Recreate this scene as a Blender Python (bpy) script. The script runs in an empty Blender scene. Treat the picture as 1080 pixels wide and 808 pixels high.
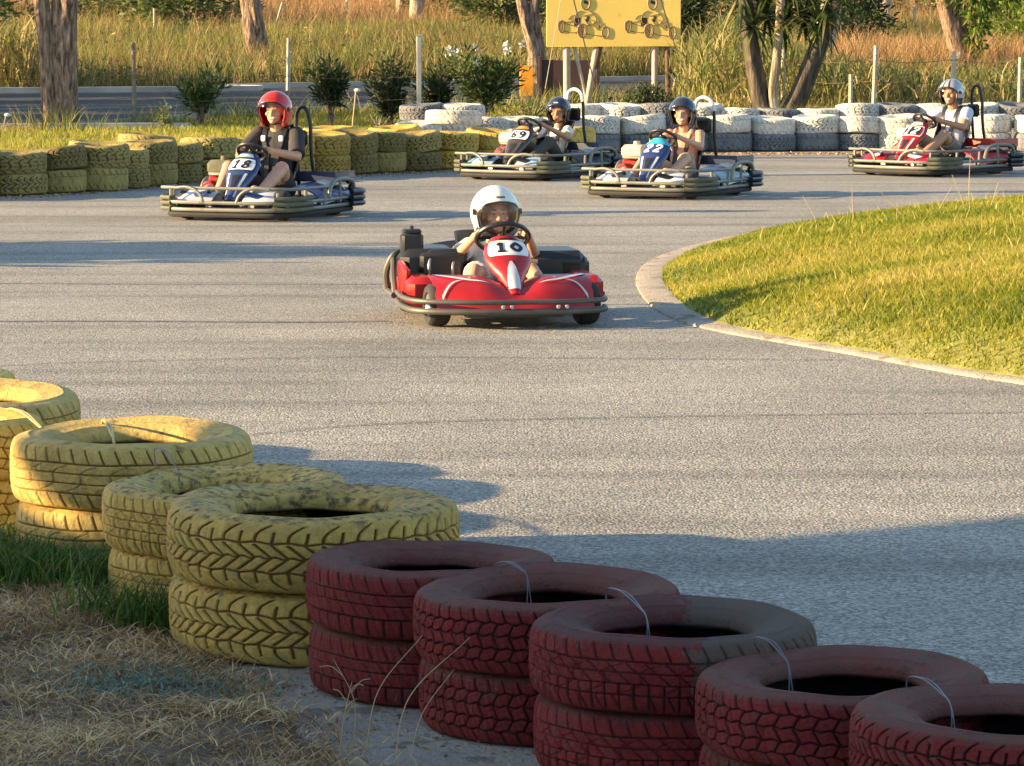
import bpy, math, random
import numpy as np
from mathutils import Vector, Matrix, kdtree
random.seed(7); RNG = np.random.default_rng(11)
PI = math.pi
scene = bpy.context.scene
COL = scene.collection
# ------------------------------------------------------------------ camera
CAM_H = 1.541; FPX = 3500.0; PITCH = math.atan(374/3500)
cd = bpy.data.cameras.new('camera'); cam = bpy.data.objects.new('camera', cd); COL.objects.link(cam)
cam.location = (0, 0, CAM_H); cam.rotation_euler = (PI/2-PITCH, 0, 0)
cd.sensor_width = 36; cd.lens = 36*FPX/1080; cd.clip_start = .1; cd.clip_end = 2000
scene.camera = cam
def at(px, py, z=0.0):
    """photo pixel -> world x, y on the plane of height z"""
    a = (px-540)/FPX; b = (404-py)/FPX
    c, s = math.cos(PITCH), math.sin(PITCH)
    dy = c + b*s; dz = -s + b*c
    t = (z-CAM_H)/dz
    return a*t, dy*t
# ------------------------------------------------------------------ light
SUN_EL = math.radians(13.8)
w = bpy.data.worlds.new('World'); scene.world = w; w.use_nodes = True
nt = w.node_tree; bgn = nt.nodes['Background']
sky = nt.nodes.new('ShaderNodeTexSky'); sky.sky_type = 'NISHITA'; sky.sun_disc = False
sky.sun_elevation = SUN_EL; sky.sun_rotation = math.radians(270); sky.air_density = 1.0; sky.dust_density = .6; sky.ozone_density = 1.4
nt.links.new(sky.outputs[0], bgn.inputs[0]); bgn.inputs[1].default_value = .098
sl = bpy.data.lights.new('sun', 'SUN'); so = bpy.data.objects.new('sun', sl); COL.objects.link(so)
sl.energy = 5.0; sl.angle = math.radians(.5); sl.color = (1, .70, .36)
AZ = math.radians(8)                       # light travels to +x and slightly away
d = Vector((math.cos(SUN_EL)*math.cos(AZ), math.cos(SUN_EL)*math.sin(AZ), -math.sin(SUN_EL)))
so.rotation_euler = d.to_track_quat('-Z', 'Y').to_euler(); so.location = (-20, 0, 12)
vs = scene.view_settings
vs.view_transform = 'Standard'; vs.look = 'None'; vs.gamma = 1; vs.exposure = 1.85
# ------------------------------------------------------------------ tags
def tag(o, label=None, cat=None, group=None, kind=None):
    if label: o['label'] = label
    if cat: o['category'] = cat
    if group: o['group'] = group
    if kind: o['kind'] = kind
    return o
def empty(name, loc=(0,0,0), rz=0, label=None, cat=None, group=None):
    o = bpy.data.objects.new(name, None); COL.objects.link(o)
    o.location = loc; o.rotation_euler = (0,0,rz); o.empty_display_size = .1
    return tag(o, label, cat, group)
# ------------------------------------------------------------------ materials
def mat(name, col, rough=.6, metal=0, var=.18, scale=6, bump=0, bscale=60, spots=None, sscale=12, sth=.6, coat=0, rnd=0, spec=.5, emis=0):
    m = bpy.data.materials.new(name); m.use_nodes = True
    n = m.node_tree.nodes; L = m.node_tree.links; b = n['Principled BSDF']
    tc = n.new('ShaderNodeTexCoord')
    def noise(sc, det=4):
        t = n.new('ShaderNodeTexNoise'); t.inputs['Scale'].default_value = sc; t.inputs['Detail'].default_value = det
        L.new(tc.outputs['Object'], t.inputs['Vector']); return t
    t = noise(scale)
    r = n.new('ShaderNodeMapRange'); r.inputs[1].default_value = .25; r.inputs[2].default_value = .75
    r.inputs[3].default_value = 1-var; r.inputs[4].default_value = 1+var
    L.new(t.outputs[0], r.inputs[0])
    mul = n.new('ShaderNodeVectorMath'); mul.operation = 'SCALE'; mul.inputs[0].default_value = col[:3]
    L.new(r.outputs[0], mul.inputs['Scale'])
    out = mul.outputs[0]
    if rnd:
        oi = n.new('ShaderNodeObjectInfo'); rr = n.new('ShaderNodeMapRange'); rr.inputs[3].default_value = 1-rnd; rr.inputs[4].default_value = 1+rnd
        L.new(oi.outputs['Random'], rr.inputs[0]); m2 = n.new('ShaderNodeVectorMath'); m2.operation = 'SCALE'
        L.new(out, m2.inputs[0]); L.new(rr.outputs[0], m2.inputs['Scale']); out = m2.outputs[0]
    if spots:
        t2 = noise(sscale, 8); t2.inputs['Roughness'].default_value = .65
        r2 = n.new('ShaderNodeMapRange'); r2.inputs[1].default_value = sth; r2.inputs[2].default_value = sth+.06
        L.new(t2.outputs[0], r2.inputs[0])
        mx = n.new('ShaderNodeMix'); mx.data_type = 'RGBA'; L.new(r2.outputs[0], mx.inputs[0]); L.new(out, mx.inputs[6])
        mx.inputs[7].default_value = (*spots, 1); out = mx.outputs[2]
    L.new(out, b.inputs['Base Color'])
    b.inputs['Roughness'].default_value = rough; b.inputs['Metallic'].default_value = metal
    b.inputs['Coat Weight'].default_value = coat; b.inputs['Specular IOR Level'].default_value = spec
    if bump:
        t3 = noise(bscale, 5); bp = n.new('ShaderNodeBump'); bp.inputs['Strength'].default_value = bump; bp.inputs['Distance'].default_value = .01
        L.new(t3.outputs[0], bp.inputs['Height']); L.new(bp.outputs[0], b.inputs['Normal'])
    return m
def leafmat(name, cols, rough=.55, trans=.35):
    """blade / leaf material: natural colour of each leaf from its own 'tint' value"""
    m = bpy.data.materials.new(name); m.use_nodes = True
    n = m.node_tree.nodes; L = m.node_tree.links; b = n['Principled BSDF']; o = n['Material Output']
    a = n.new('ShaderNodeAttribute'); a.attribute_name = 'tint'
    r = n.new('ShaderNodeValToRGB'); e = r.color_ramp.elements
    while len(e) < len(cols): e.new(.5)
    for i, c in enumerate(cols): e[i].position = i/(len(cols)-1); e[i].color = (*c, 1)
    L.new(a.outputs['Fac'], r.inputs[0]); L.new(r.outputs[0], b.inputs['Base Color'])
    b.inputs['Roughness'].default_value = rough; b.inputs['Specular IOR Level'].default_value = .3
    t = n.new('ShaderNodeBsdfTranslucent'); L.new(r.outputs[0], t.inputs[0])
    mx = n.new('ShaderNodeMixShader'); mx.inputs[0].default_value = trans
    L.new(b.outputs[0], mx.inputs[1]); L.new(t.outputs[0], mx.inputs[2]); L.new(mx.outputs[0], o.inputs[0])
    return m
# ------------------------------------------------------------------ numpy mesh
def npmesh(name, V, F, m=None, parent=None, smooth=True, attrs=None, mats=None, midx=None):
    """F: int array (n,3|4) or a list of such arrays"""
    me = bpy.data.meshes.new(name)
    Fs = F if isinstance(F, list) else [F]
    Fs = [np.asarray(f, dtype=np.int32) for f in Fs if len(f)]
    V = np.asarray(V, dtype=np.float32)
    me.vertices.add(len(V)); me.vertices.foreach_set('co', V.ravel())
    li = np.concatenate([f.ravel() for f in Fs]); me.loops.add(len(li)); me.loops.foreach_set('vertex_index', li)
    tot = np.concatenate([np.full(len(f), f.shape[1], np.int32) for f in Fs])
    st = np.concatenate([[0], np.cumsum(tot)[:-1]]).astype(np.int32)
    me.polygons.add(len(tot)); me.polygons.foreach_set('loop_start', st); me.polygons.foreach_set('loop_total', tot)
    if mats:
        for k in mats: me.materials.append(k)
        if midx is not None: me.polygons.foreach_set('material_index', np.asarray(midx, np.int32))
    elif m: me.materials.append(m)
    me.polygons.foreach_set('use_smooth', np.full(len(tot), smooth))
    if attrs:
        for k, v in attrs.items():
            a = me.attributes.new(k, 'FLOAT', 'POINT'); a.data.foreach_set('value', np.asarray(v, np.float32))
    me.update(calc_edges=True); me.validate()
    o = bpy.data.objects.new(name, me); COL.objects.link(o)
    if parent: o.parent = parent
    return o
class MB:
    def __init__(s): s.v = []; s.f = []; s.mi = []; s.cur = 0
    def add(s, vs, fs):
        b = len(s.v); s.v += [tuple(p) for p in vs]; s.f += [tuple(i+b for i in f) for f in fs]; s.mi += [s.cur]*len(fs)
    def box(s, c, d, rz=0, rx=0, ry=0, bev=.0):
        x, y, z = d[0]/2, d[1]/2, d[2]/2
        R = Matrix.Rotation(rz, 3, 'Z') @ Matrix.Rotation(ry, 3, 'Y') @ Matrix.Rotation(rx, 3, 'X')
        if bev <= 0: bev = min(x, y, z)*.18
        P = []; idx = {}
        for sx in (-1, 1):
            for sy in (-1, 1):
                for sz in (-1, 1):
                    for k in range(3):
                        q = [sx*x, sy*y, sz*z]
                        for j in range(3):
                            if j != k: q[j] -= (sx, sy, sz)[j]*bev
                        idx[(sx, sy, sz, k)] = len(P); P.append(Vector(c)+R@Vector(q))
        F = []
        for k in range(3):
            a, b2 = (k+1) % 3, (k+2) % 3
            for sg in (-1, 1):
                q = []
                for (u, v) in ((-1,-1),(1,-1),(1,1),(-1,1)):
                    t = [0,0,0]; t[k] = sg; t[a] = u; t[b2] = v; q.append(idx[(*t, k)])
                F.append(q if sg > 0 else q[::-1])
        for k in range(3):
            a, b2 = (k+1) % 3, (k+2) % 3
            for u in (-1, 1):
                for v in (-1, 1):
                    t0 = [0,0,0]; t0[k] = -1; t0[a] = u; t0[b2] = v; t1 = list(t0); t1[k] = 1
                    F.append([idx[(*t0, a)], idx[(*t1, a)], idx[(*t1, b2)], idx[(*t0, b2)]])
        for sx in (-1, 1):
            for sy in (-1, 1):
                for sz in (-1, 1): F.append([idx[(sx, sy, sz, 0)], idx[(sx, sy, sz, 1)], idx[(sx, sy, sz, 2)]])
        s.add(P, F)
    def tube(s, pts, r, n=8, closed=False, caps=True, flat=1.0):
        pts = [Vector(p) for p in pts]; N = len(pts)
        if not hasattr(r, '__len__'): r = [r]*N
        up = None; rings = []; b0 = len(s.v); V = []
        for i, p in enumerate(pts):
            if closed: t = pts[(i+1) % N]-pts[i-1]
            else: t = pts[min(i+1, N-1)]-pts[max(i-1, 0)]
            if t.length < 1e-9: t = Vector((0,0,1))
            t.normalize()
            if up is None: up = Vector((0,0,1)) if abs(t.z) < .9 else Vector((0,1,0))
            a = t.cross(up)
            if a.length < 1e-6: a = t.cross(Vector((1,0,0)))
            a.normalize(); bb = a.cross(t).normalized(); up = bb
            for k in range(n):
                an = 2*PI*k/n; V.append(p + a*math.cos(an)*r[i] + bb*math.sin(an)*r[i]*flat)
        F = []
        for i in range(N if closed else N-1):
            j = (i+1) % N
            for k in range(n):
                k2 = (k+1) % n; F.append((i*n+k, i*n+k2, j*n+k2, j*n+k))
        if caps and not closed: F.append(tuple(range(n))[::-1]); F.append(tuple((N-1)*n+k for k in range(n)))
        s.add(V, F)
    def capsule(s, a, b, ra, rb, n=14):
        a, b = Vector(a), Vector(b); t = (b-a); L_ = t.length; t = t.normalized() if L_ > 1e-6 else Vector((0,0,1))
        pts, rr = [], []
        for k in range(5, 0, -1):
            an = k/5*PI/2*.98; pts.append(a-t*math.sin(an)*ra); rr.append(max(.0008, math.cos(an)*ra))
        m_ = 4
        for k in range(m_+1): pts.append(a+(b-a)*k/m_); rr.append(ra+(rb-ra)*k/m_)
        for k in range(1, 6):
            an = k/5*PI/2*.98; pts.append(b+t*math.sin(an)*rb); rr.append(max(.0008, math.cos(an)*rb))
        s.tube(pts, rr, n)
    def ell(s, c, r, R=None, nu=20, nv=12):
        V = []; F = []; R = R or Matrix.Identity(3); c = Vector(c)
        for j in range(1, nv):
            e = PI*j/nv-PI/2
            for i in range(nu):
                a = 2*PI*i/nu; V.append(c+R@Vector((r[0]*math.cos(e)*math.cos(a), r[1]*math.cos(e)*math.sin(a), r[2]*math.sin(e))))
        V.append(c+R@Vector((0,0,-r[2]))); V.append(c+R@Vector((0,0,r[2]))); B = len(V)-2
        for j in range(nv-2):
            for i in range(nu): i2 = (i+1) % nu; F.append((j*nu+i, j*nu+i2, (j+1)*nu+i2, (j+1)*nu+i))
        for i in range(nu): i2 = (i+1) % nu; F.append((B, i2, i)); F.append((B+1, (nv-2)*nu+i, (nv-2)*nu+i2))
        s.add(V, F)
    def lathe(s, c, prof, axis='Z', n=24, R=None):
        V = []; F = []; c = Vector(c)
        for (r, z) in prof:
            for k in range(n):
                a = 2*PI*k/n; p = Vector((r*math.cos(a), r*math.sin(a), z))
                if axis == 'X': p = Vector((p.z, p.x, p.y))
                if axis == 'Y': p = Vector((p.x, p.z, p.y))
                if R: p = R@p
                V.append(c+p)
        for i in range(len(prof)-1):
            for k in range(n):
                k2 = (k+1) % n; F.append((i*n+k, i*n+k2, (i+1)*n+k2, (i+1)*n+k))
        s.add(V, F)
    def grid(s, fn, nu, nv, thick=0.0, closed_u=False):
        V = [Vector(fn(i/(nu-1), j/(nv-1))) for j in range(nv) for i in range(nu)]
        F = [(j*nu+i, j*nu+i+1, (j+1)*nu+i+1, (j+1)*nu+i) for j in range(nv-1) for i in range(nu-1)]
        if thick:
            N = []
            for j in range(nv):
                for i in range(nu):
                    a = V[j*nu+min(i+1, nu-1)]-V[j*nu+max(i-1, 0)]; b = V[min(j+1, nv-1)*nu+i]-V[max(j-1, 0)*nu+i]
                    q = a.cross(b); N.append(q.normalized() if q.length > 1e-9 else Vector((0,0,1)))
            o = len(V); V += [V[k]-N[k]*thick for k in range(o)]
            F += [tuple(i+o for i in f[::-1]) for f in F]
            for i in range(nu-1):
                F.append((i, i+o, i+1+o, i+1)); k = (nv-1)*nu+i; F.append((k, k+1, k+1+o, k+o))
            for j in range(nv-1):
                k = j*nu; F.append((k, k+nu, k+nu+o, k+o)); k = j*nu+nu-1; F.append((k, k+o, k+nu+o, k+nu))
        s.add(V, F)
    def build(s, name, m, parent=None, smooth=True, mats=None):
        me = bpy.data.meshes.new(name); me.from_pydata(s.v, [], s.f)
        if mats:
            for k in mats: me.materials.append(k)
            me.polygons.foreach_set('material_index', s.mi)
        else: me.materials.append(m)
        me.polygons.foreach_set('use_smooth', [smooth]*len(me.polygons)); me.update()
        if smooth:
            try: me.set_sharp_from_angle(angle=math.radians(38))
            except Exception: pass
        o = bpy.data.objects.new(name, me); COL.objects.link(o)
        if parent: o.parent = parent
        return o
def curve(pts, n=24):
    """catmull-rom through pts"""
    P = [Vector(p) for p in pts]; P = [2*P[0]-P[1]]+P+[2*P[-1]-P[-2]]; out = []
    seg = len(P)-3
    for i in range(n+1):
        t = i/n*seg; k = min(int(t), seg-1); t -= k; a, b, c, e = P[k:k+4]
        out.append(.5*((2*b)+(c-a)*t+(2*a-5*b+4*c-e)*t*t+(3*b-a-3*c+e)*t**3))
    return out
def fuse(mb, name, voxel, smooth=2, parent=None, mats=None, paint=None):
    """one continuous surface from overlapping shapes; paint(center)->material index"""
    me = bpy.data.meshes.new(name+'_src'); me.from_pydata(mb.v, [], mb.f); me.update()
    o = bpy.data.objects.new(name+'_src', me); COL.objects.link(o)
    r = o.modifiers.new('r', 'REMESH'); r.mode = 'VOXEL'; r.voxel_size = voxel; r.adaptivity = 0
    if smooth: q = o.modifiers.new('s', 'SMOOTH'); q.iterations = smooth; q.factor = .5
    dg = bpy.context.evaluated_depsgraph_get(); dg.update()
    new = bpy.data.meshes.new_from_object(o.evaluated_get(dg)); new.name = name
    bpy.data.objects.remove(o); bpy.data.meshes.remove(me)
    new.materials.clear()
    for k in mats: new.materials.append(k)
    for p in new.polygons:
        p.use_smooth = True
        if paint: p.material_index = paint(p.center)
    ob = bpy.data.objects.new(name, new); COL.objects.link(ob)
    if parent: ob.parent = parent
    return ob
ORD = ['zeroth','first','second','third','fourth','fifth','sixth','seventh','eighth','ninth','tenth','eleventh','twelfth','thirteenth','fourteenth','fifteenth','sixteenth','seventeenth','eighteenth','nineteenth','twentieth','twenty-first','twenty-second','twenty-third','twenty-fourth']
# ------------------------------------------------------------------ terrain
def ground_z(x, y):
    y = np.asarray(y, float); x = np.asarray(x, float)
    z = np.where(y < 52, 0, .02*(y-52)); z = np.where(y > 70, .36+.052*(y-70), z); z = np.where(y > 240, .36+.052*170, z)
    return z + np.where(y > 70, .12*np.sin(x*.35+y*.2)*np.clip((y-70)/10, 0, 1), 0)
def noisy(x, y, s=1.0, seed=0):
    a = np.sin(x*1.7*s+seed)*np.cos(y*1.3*s-seed*2)+np.sin(x*3.1*s-y*2.3*s+seed*3)*.6+np.sin(x*.6*s+y*5.2*s+seed)*.4
    return a/2
# ================================================================== SETTING
def groundmat():
    m = bpy.data.materials.new('dry_soil'); m.use_nodes = True; n = m.node_tree.nodes; L = m.node_tree.links; b = n['Principled BSDF']
    tc = n.new('ShaderNodeTexCoord'); t = n.new('ShaderNodeTexNoise'); t.inputs['Scale'].default_value = .9; t.inputs['Detail'].default_value = 9; t.inputs['Roughness'].default_value = .7
    L.new(tc.outputs['Object'], t.inputs[0]); r = n.new('ShaderNodeValToRGB'); e = r.color_ramp.elements
    e[0].position = .35; e[0].color = (.075, .058, .034, 1); e[1].position = .68; e[1].color = (.22, .16, .085, 1)
    L.new(t.outputs[0], r.inputs[0]); L.new(r.outputs[0], b.inputs['Base Color']); b.inputs['Roughness'].default_value = .95
    t2 = n.new('ShaderNodeTexNoise'); t2.inputs['Scale'].default_value = 40; t2.inputs['Detail'].default_value = 6; L.new(tc.outputs['Object'], t2.inputs[0])
    bp = n.new('ShaderNodeBump'); bp.inputs['Strength'].default_value = .7; bp.inputs['Distance'].default_value = .03; L.new(t2.outputs[0], bp.inputs['Height']); L.new(bp.outputs[0], b.inputs['Normal'])
    return m
soil = groundmat()
def asphalt(name, base, agg=.5, scale=95, joints=False, tint=(1, .96, .9)):
    m = bpy.data.materials.new(name); m.use_nodes = True; n = m.node_tree.nodes; L = m.node_tree.links; b = n['Principled BSDF']
    tc = n.new('ShaderNodeTexCoord')
    v = n.new('ShaderNodeTexVoronoi'); v.inputs['Scale'].default_value = scale; L.new(tc.outputs['Object'], v.inputs[0])
    sp = n.new('ShaderNodeSeparateColor'); L.new(v.outputs['Color'], sp.inputs[0])
    r = n.new('ShaderNodeValToRGB'); e = r.color_ramp.elements
    e[0].position = 0; e[0].color = tuple(base*(1-agg)*c for c in tint)+(1,); e[1].position = 1; e[1].color = tuple(base*(1+agg)*1.1*c for c in tint)+(1,)
    k = e.new(.5); k.color = tuple(base*c for c in tint)+(1,)
    L.new(sp.outputs[0], r.inputs[0])
    t = n.new('ShaderNodeTexNoise'); t.inputs['Scale'].default_value = .55; t.inputs['Detail'].default_value = 7; t.inputs['Roughness'].default_value = .6; L.new(tc.outputs['Object'], t.inputs[0])
    mr = n.new('ShaderNodeMapRange'); mr.inputs[1].default_value = .3; mr.inputs[2].default_value = .7; mr.inputs[3].default_value = .8; mr.inputs[4].default_value = 1.2; L.new(t.outputs[0], mr.inputs[0])
    sc = n.new('ShaderNodeVectorMath'); sc.operation = 'SCALE'; L.new(r.outputs[0], sc.inputs[0]); L.new(mr.outputs[0], sc.inputs['Scale'])
    out = sc.outputs[0]
    # tyre polish streaks running along the lane
    mp = n.new('ShaderNodeMapping'); mp.inputs['Scale'].default_value = (.12, 1.6, 1); mp.inputs['Rotation'].default_value = (0, 0, .25); L.new(tc.outputs['Object'], mp.inputs[0])
    t4 = n.new('ShaderNodeTexNoise'); t4.inputs['Scale'].default_value = 1.2; t4.inputs['Detail'].default_value = 5; L.new(mp.outputs[0], t4.inputs[0])
    m4 = n.new('ShaderNodeMapRange'); m4.inputs[1].default_value = .5; m4.inputs[2].default_value = .72; m4.inputs[3].default_value = 1; m4.inputs[4].default_value = .64; L.new(t4.outputs[0], m4.inputs[0])
    s4 = n.new('ShaderNodeVectorMath'); s4.operation = 'SCALE'; L.new(out, s4.inputs[0]); L.new(m4.outputs[0], s4.inputs['Scale']); out = s4.outputs[0]
    L.new(out, b.inputs['Base Color']); b.inputs['Roughness'].default_value = .85; b.inputs['Specular IOR Level'].default_value = .35
    v2 = n.new('ShaderNodeTexVoronoi'); v2.inputs['Scale'].default_value = scale*.8; L.new(tc.outputs['Object'], v2.inputs[0])
    bp = n.new('ShaderNodeBump'); bp.inputs['Strength'].default_value = .6; bp.inputs['Distance'].default_value = .006; bp.invert = True
    L.new(v2.outputs['Distance'], bp.inputs['Height']); L.new(bp.outputs[0], b.inputs['Normal'])
    return m
m_track = asphalt('track_asphalt', .27, .55, 120, tint=(1, .95, .815)); m_road = asphalt('road_asphalt', .045, .4, 60)
m_conc = mat('concrete', (.31, .275, .225), .9, var=.3, scale=3.5, bump=.8, bscale=70, spots=(.17, .14, .10), sscale=7, sth=.54)
# ground sheet
xs = np.concatenate([[-600, -250, -100], np.linspace(-50, 50, 51), [100, 250, 600]]); ys = np.concatenate([[-200, -60, -10], np.linspace(0, 51, 18), np.linspace(52, 140, 89), [160, 190, 240, 400, 900]])
X, Y = np.meshgrid(xs, ys); Z = ground_z(X, Y)-.012
V = np.stack([X.ravel(), Y.ravel(), Z.ravel()], 1); nx = len(xs)
I = np.arange(len(ys)-1)[:, None]*nx+np.arange(nx-1)[None]; I = I.ravel()
tag(npmesh('ground', V, np.stack([I, I+1, I+nx+1, I+nx], 1), soil), kind='structure')
def sheet(name, poly, z, m, kind='structure'):
    from mathutils.geometry import tessellate_polygon
    vv = [Vector((p[0], p[1], z if len(p) < 3 else p[2])) for p in poly]
    F = tessellate_polygon([[Vector((p.x, p.y, 0)) for p in vv]])
    V = [tuple(p) for p in vv]; me = bpy.data.meshes.new(name); me.from_pydata(V, [], [tuple(f) for f in F]); me.materials.append(m)
    me.update()
    if me.polygons[0].normal.z < 0: me.flip_normals()
    o = bpy.data.objects.new(name, me); COL.objects.link(o); return tag(o, kind=kind)
YROW = [at(x, y) for x, y in ((-140, 214), (18, 207), (60, 205), (100, 203), (145, 198), (190, 194), (235, 191), (320, 188), (400, 183), (465, 180), (550, 177), (625, 174))]
WROW = [at(x, y) for x, y in ((440, 168), (540, 164), (640, 162), (740, 161), (860, 160), (960, 160), (1090, 161), (1250, 163))]
NEAR = [at(x, y) for x, y in ((-700, 470), (-250, 520), (0, 590), (140, 640), (230, 700), (300, 770), (400, 860), (520, 1000), (700, 1200))]
track_poly = [(-7.5, 29)]+[(x, y+.5) for x, y in YROW[:-2]]+[(x, y+.5) for x, y in WROW]+[(14, 40), (40, 36), (40, 3), (1, 3)]+NEAR[::-1]+[(-7.5, 15)]
sheet('track', track_poly, .004, m_track)
sheet('concrete_apron', [at(*p) for p in ((205, 690), (240, 722), (330, 790), (460, 860), (900, 1150), (1500, 1150), (1200, 830), (900, 770), (560, 735), (330, 680), (230, 660))], .008, m_conc)
# paving joints and other dark lines across the track
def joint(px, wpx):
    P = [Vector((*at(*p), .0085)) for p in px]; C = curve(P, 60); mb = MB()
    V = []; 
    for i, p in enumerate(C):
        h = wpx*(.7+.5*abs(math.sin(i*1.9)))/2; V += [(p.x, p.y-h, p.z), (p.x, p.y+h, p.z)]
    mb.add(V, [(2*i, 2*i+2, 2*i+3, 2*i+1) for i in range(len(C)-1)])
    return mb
m_dark_line = mat('joint_tar_and_shade', (.11, .095, .095), .8, var=.3, scale=20)
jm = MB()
for px, wd in (([(-120, 395), (0, 387), (150, 382), (400, 378), (700, 380), (890, 381)], .014), ([(150, 480), (260, 461), (420, 448), (700, 441), (1130, 436)], .014), ([(-120, 341), (100, 340), (300, 341), (410, 340)], .03), ([(-100, 299), (150, 301), (420, 301)], .022), ([(760, 167), (880, 167), (1090, 167)], .22)):  # last entry paints the shadow streak of far kart roll bars
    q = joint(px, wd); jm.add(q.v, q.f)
o = jm.build('track_joints_and_shade', m_dark_line, smooth=False); tag(o, kind='structure')
# public road beyond the verge
near = [(-60, 48), (-9.5, 50.6)]+[(at_x, yy) for at_x, yy in ((-6.8, 51.8), (-4.8, 55.5), (-2.3, 58.5), (.1, 60.2), (8, 63), (30, 68), (60, 75))]
far = [(60, 90), (20, 77), (.8, 70.4), (-5.5, 67.6), (-10, 65.4), (-60, 60)]
def rz(p, dz): return (p[0], p[1], float(ground_z(p[0], p[1]))+dz)
def ribbon(name, A, B, dz, m, kind='structure', n=40):
    def res(P):
        P = [Vector((*p, 0)) for p in P]; L_ = [0]
        for i in range(1, len(P)): L_.append(L_[-1]+(P[i]-P[i-1]).length)
        return [P[k-1].lerp(P[k], 0 if L_[k] == L_[k-1] else (t-L_[k-1])/(L_[k]-L_[k-1])) for t in np.linspace(0, L_[-1], n) for k in [max(1, int(np.searchsorted(L_, t)))] ]
    a, b = res(A), res(B); V = []; F = []; m_ = 16
    for i in range(n):
        for j in range(m_+1):
            p = a[i].lerp(b[i], j/m_); V.append(rz(p, dz))
    for i in range(n-1):
        for j in range(m_): k = i*(m_+1)+j; F.append((k, k+m_+1, k+m_+2, k+1))
    o = npmesh(name, V, np.array(F), m); return tag(o, kind=kind)
ribbon('road', near, far[::-1], .02, m_road)
m_kerb = mat('pale_kerb', (.42, .39, .34), .9, var=.25, scale=2, bump=.3)
def kerbline(name, P, w, h):
    mb = MB(); C = curve([(p[0], p[1], float(ground_z(*p))) for p in P], 80)
    def sec(p, t): return [(p.x, p.y-w/2, p.z), (p.x, p.y-w/2, p.z+h), (p.x, p.y+w/2, p.z+h), (p.x, p.y+w/2, p.z)]
    V = []; F = []
    for p in C: V += sec(p, 0)
    for i in range(len(C)-1):
        for k in range(3): F.append((i*4+k, i*4+4+k, i*4+5+k, i*4+1+k))
    mb.add(V, F); return tag(mb.build(name, m_kerb, smooth=False), kind='structure')
kerbline('near_road_kerb', near, .22, .10); kerbline('far_road_kerb', far[::-1], .25, .12)
m_line = mat('road_paint', (.35, .34, .31), .8, var=.3, scale=3)
kerbline('road_line', [(-30, 56.5), (-9.5, 58), (-5, 60.6), (0, 64.6), (8, 68.5), (30, 75)], .14, .024).data.materials[0] = m_line
# ---------------------------------------------------------------- grass island
edge = [at(x, y) for x, y in ((1500, 470), (1200, 425), (1090, 405), (1000, 391), (900, 372), (820, 358), (765, 346), (733, 333), (711, 316), (699, 298), (703, 284), (722, 272), (758, 260), (800, 249), (860, 240), (950, 231), (1090, 223), (1300, 216))]
outer = [at(x, y) for x, y in ((1500, 481), (1200, 429), (1090, 408.6), (1000, 394.6), (900, 375.6), (820, 362), (761, 351.5), (718, 340.5), (687, 324), (671, 301), (676, 284), (696, 271.5), (738, 258.5), (789, 247.6), (853, 239), (947, 230.3), (1089, 222.5), (1300, 214.8))]
CE = curve([(p[0], p[1], 0) for p in edge], 110); CO = curve([(p[0], p[1], 0) for p in outer], 110)
mb = MB(); V = []; F = []
for a, b in zip(CE, CO):
    V += [(b.x, b.y, .0), (b.x, b.y, .012), (b.x*.9+a.x*.1, b.y*.9+a.y*.1, .018), (a.x, a.y, .022), (a.x, a.y, 0)]
for i in range(len(CE)-1):
    for k in range(4): F.append((i*5+k, i*5+k+1, i*5+6+k, i*5+5+k))
mb.add(V, F); tag(mb.build('island_kerb', m_conc), kind='structure')
E2 = np.array([(p.x, p.y) for p in CE]); isl = np.vstack([E2, [[30, 30], [30, 8]]])
def inpoly(x, y, P):
    c = np.zeros(len(x), bool); j = len(P)-1
    for i in range(len(P)):
        xi, yi = P[i]; xj, yj = P[j]
        if yi != yj:
            cond = ((yi > y) != (yj > y)) & (x < (xj-xi)*(y-yi)/(yj-yi)+xi); c ^= cond
        j = i
    return c
def segdist(x, y, P):
    d = np.full(len(x), 1e9)
    for i in range(len(P)-1):
        a = P[i]; b = P[i+1]; ab = b-a; L2 = (ab**2).sum()+1e-12
        t = np.clip(((x-a[0])*ab[0]+(y-a[1])*ab[1])/L2, 0, 1); d = np.minimum(d, np.hypot(x-a[0]-t*ab[0], y-a[1]-t*ab[1]))
    return d
kf = int(np.argmin(E2[:, 0])); EF = E2[:kf+1:2]; EB = E2[kf::2]
def mound(x, y):
    df = segdist(x, y, EF); db = segdist(x, y, EB)
    return .03+.46*(1-np.exp(-df/.8))*(1-np.exp(-db/2.6))+.012*noisy(x, y, 2.2)*np.clip(df*2, 0, 1)
# radial-free grid clipped to the island
gx = np.arange(.5, 14, .12); gy = np.arange(12, 31, .12); X, Y = np.meshgrid(gx, gy); x = X.ravel(); y = Y.ravel()
ins = inpoly(x, y, isl); dd = segdist(x, y, E2); z = np.where(ins, mound(x, y), .02-dd*.4)
nx = len(gx); I = (np.arange(len(gy)-1)[:, None]*nx+np.arange(nx-1)[None]).ravel(); Q = np.stack([I, I+1, I+nx+1, I+nx], 1)
Q = Q[(ins[Q]).sum(1) >= 1]
m_turf = mat('turf_soil', (.20, .20, .045), .95, var=.4, scale=3, bump=.6, bscale=60)
tag(npmesh('island_mound', np.stack([x, y, z], 1), Q, m_turf), kind='structure')
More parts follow.
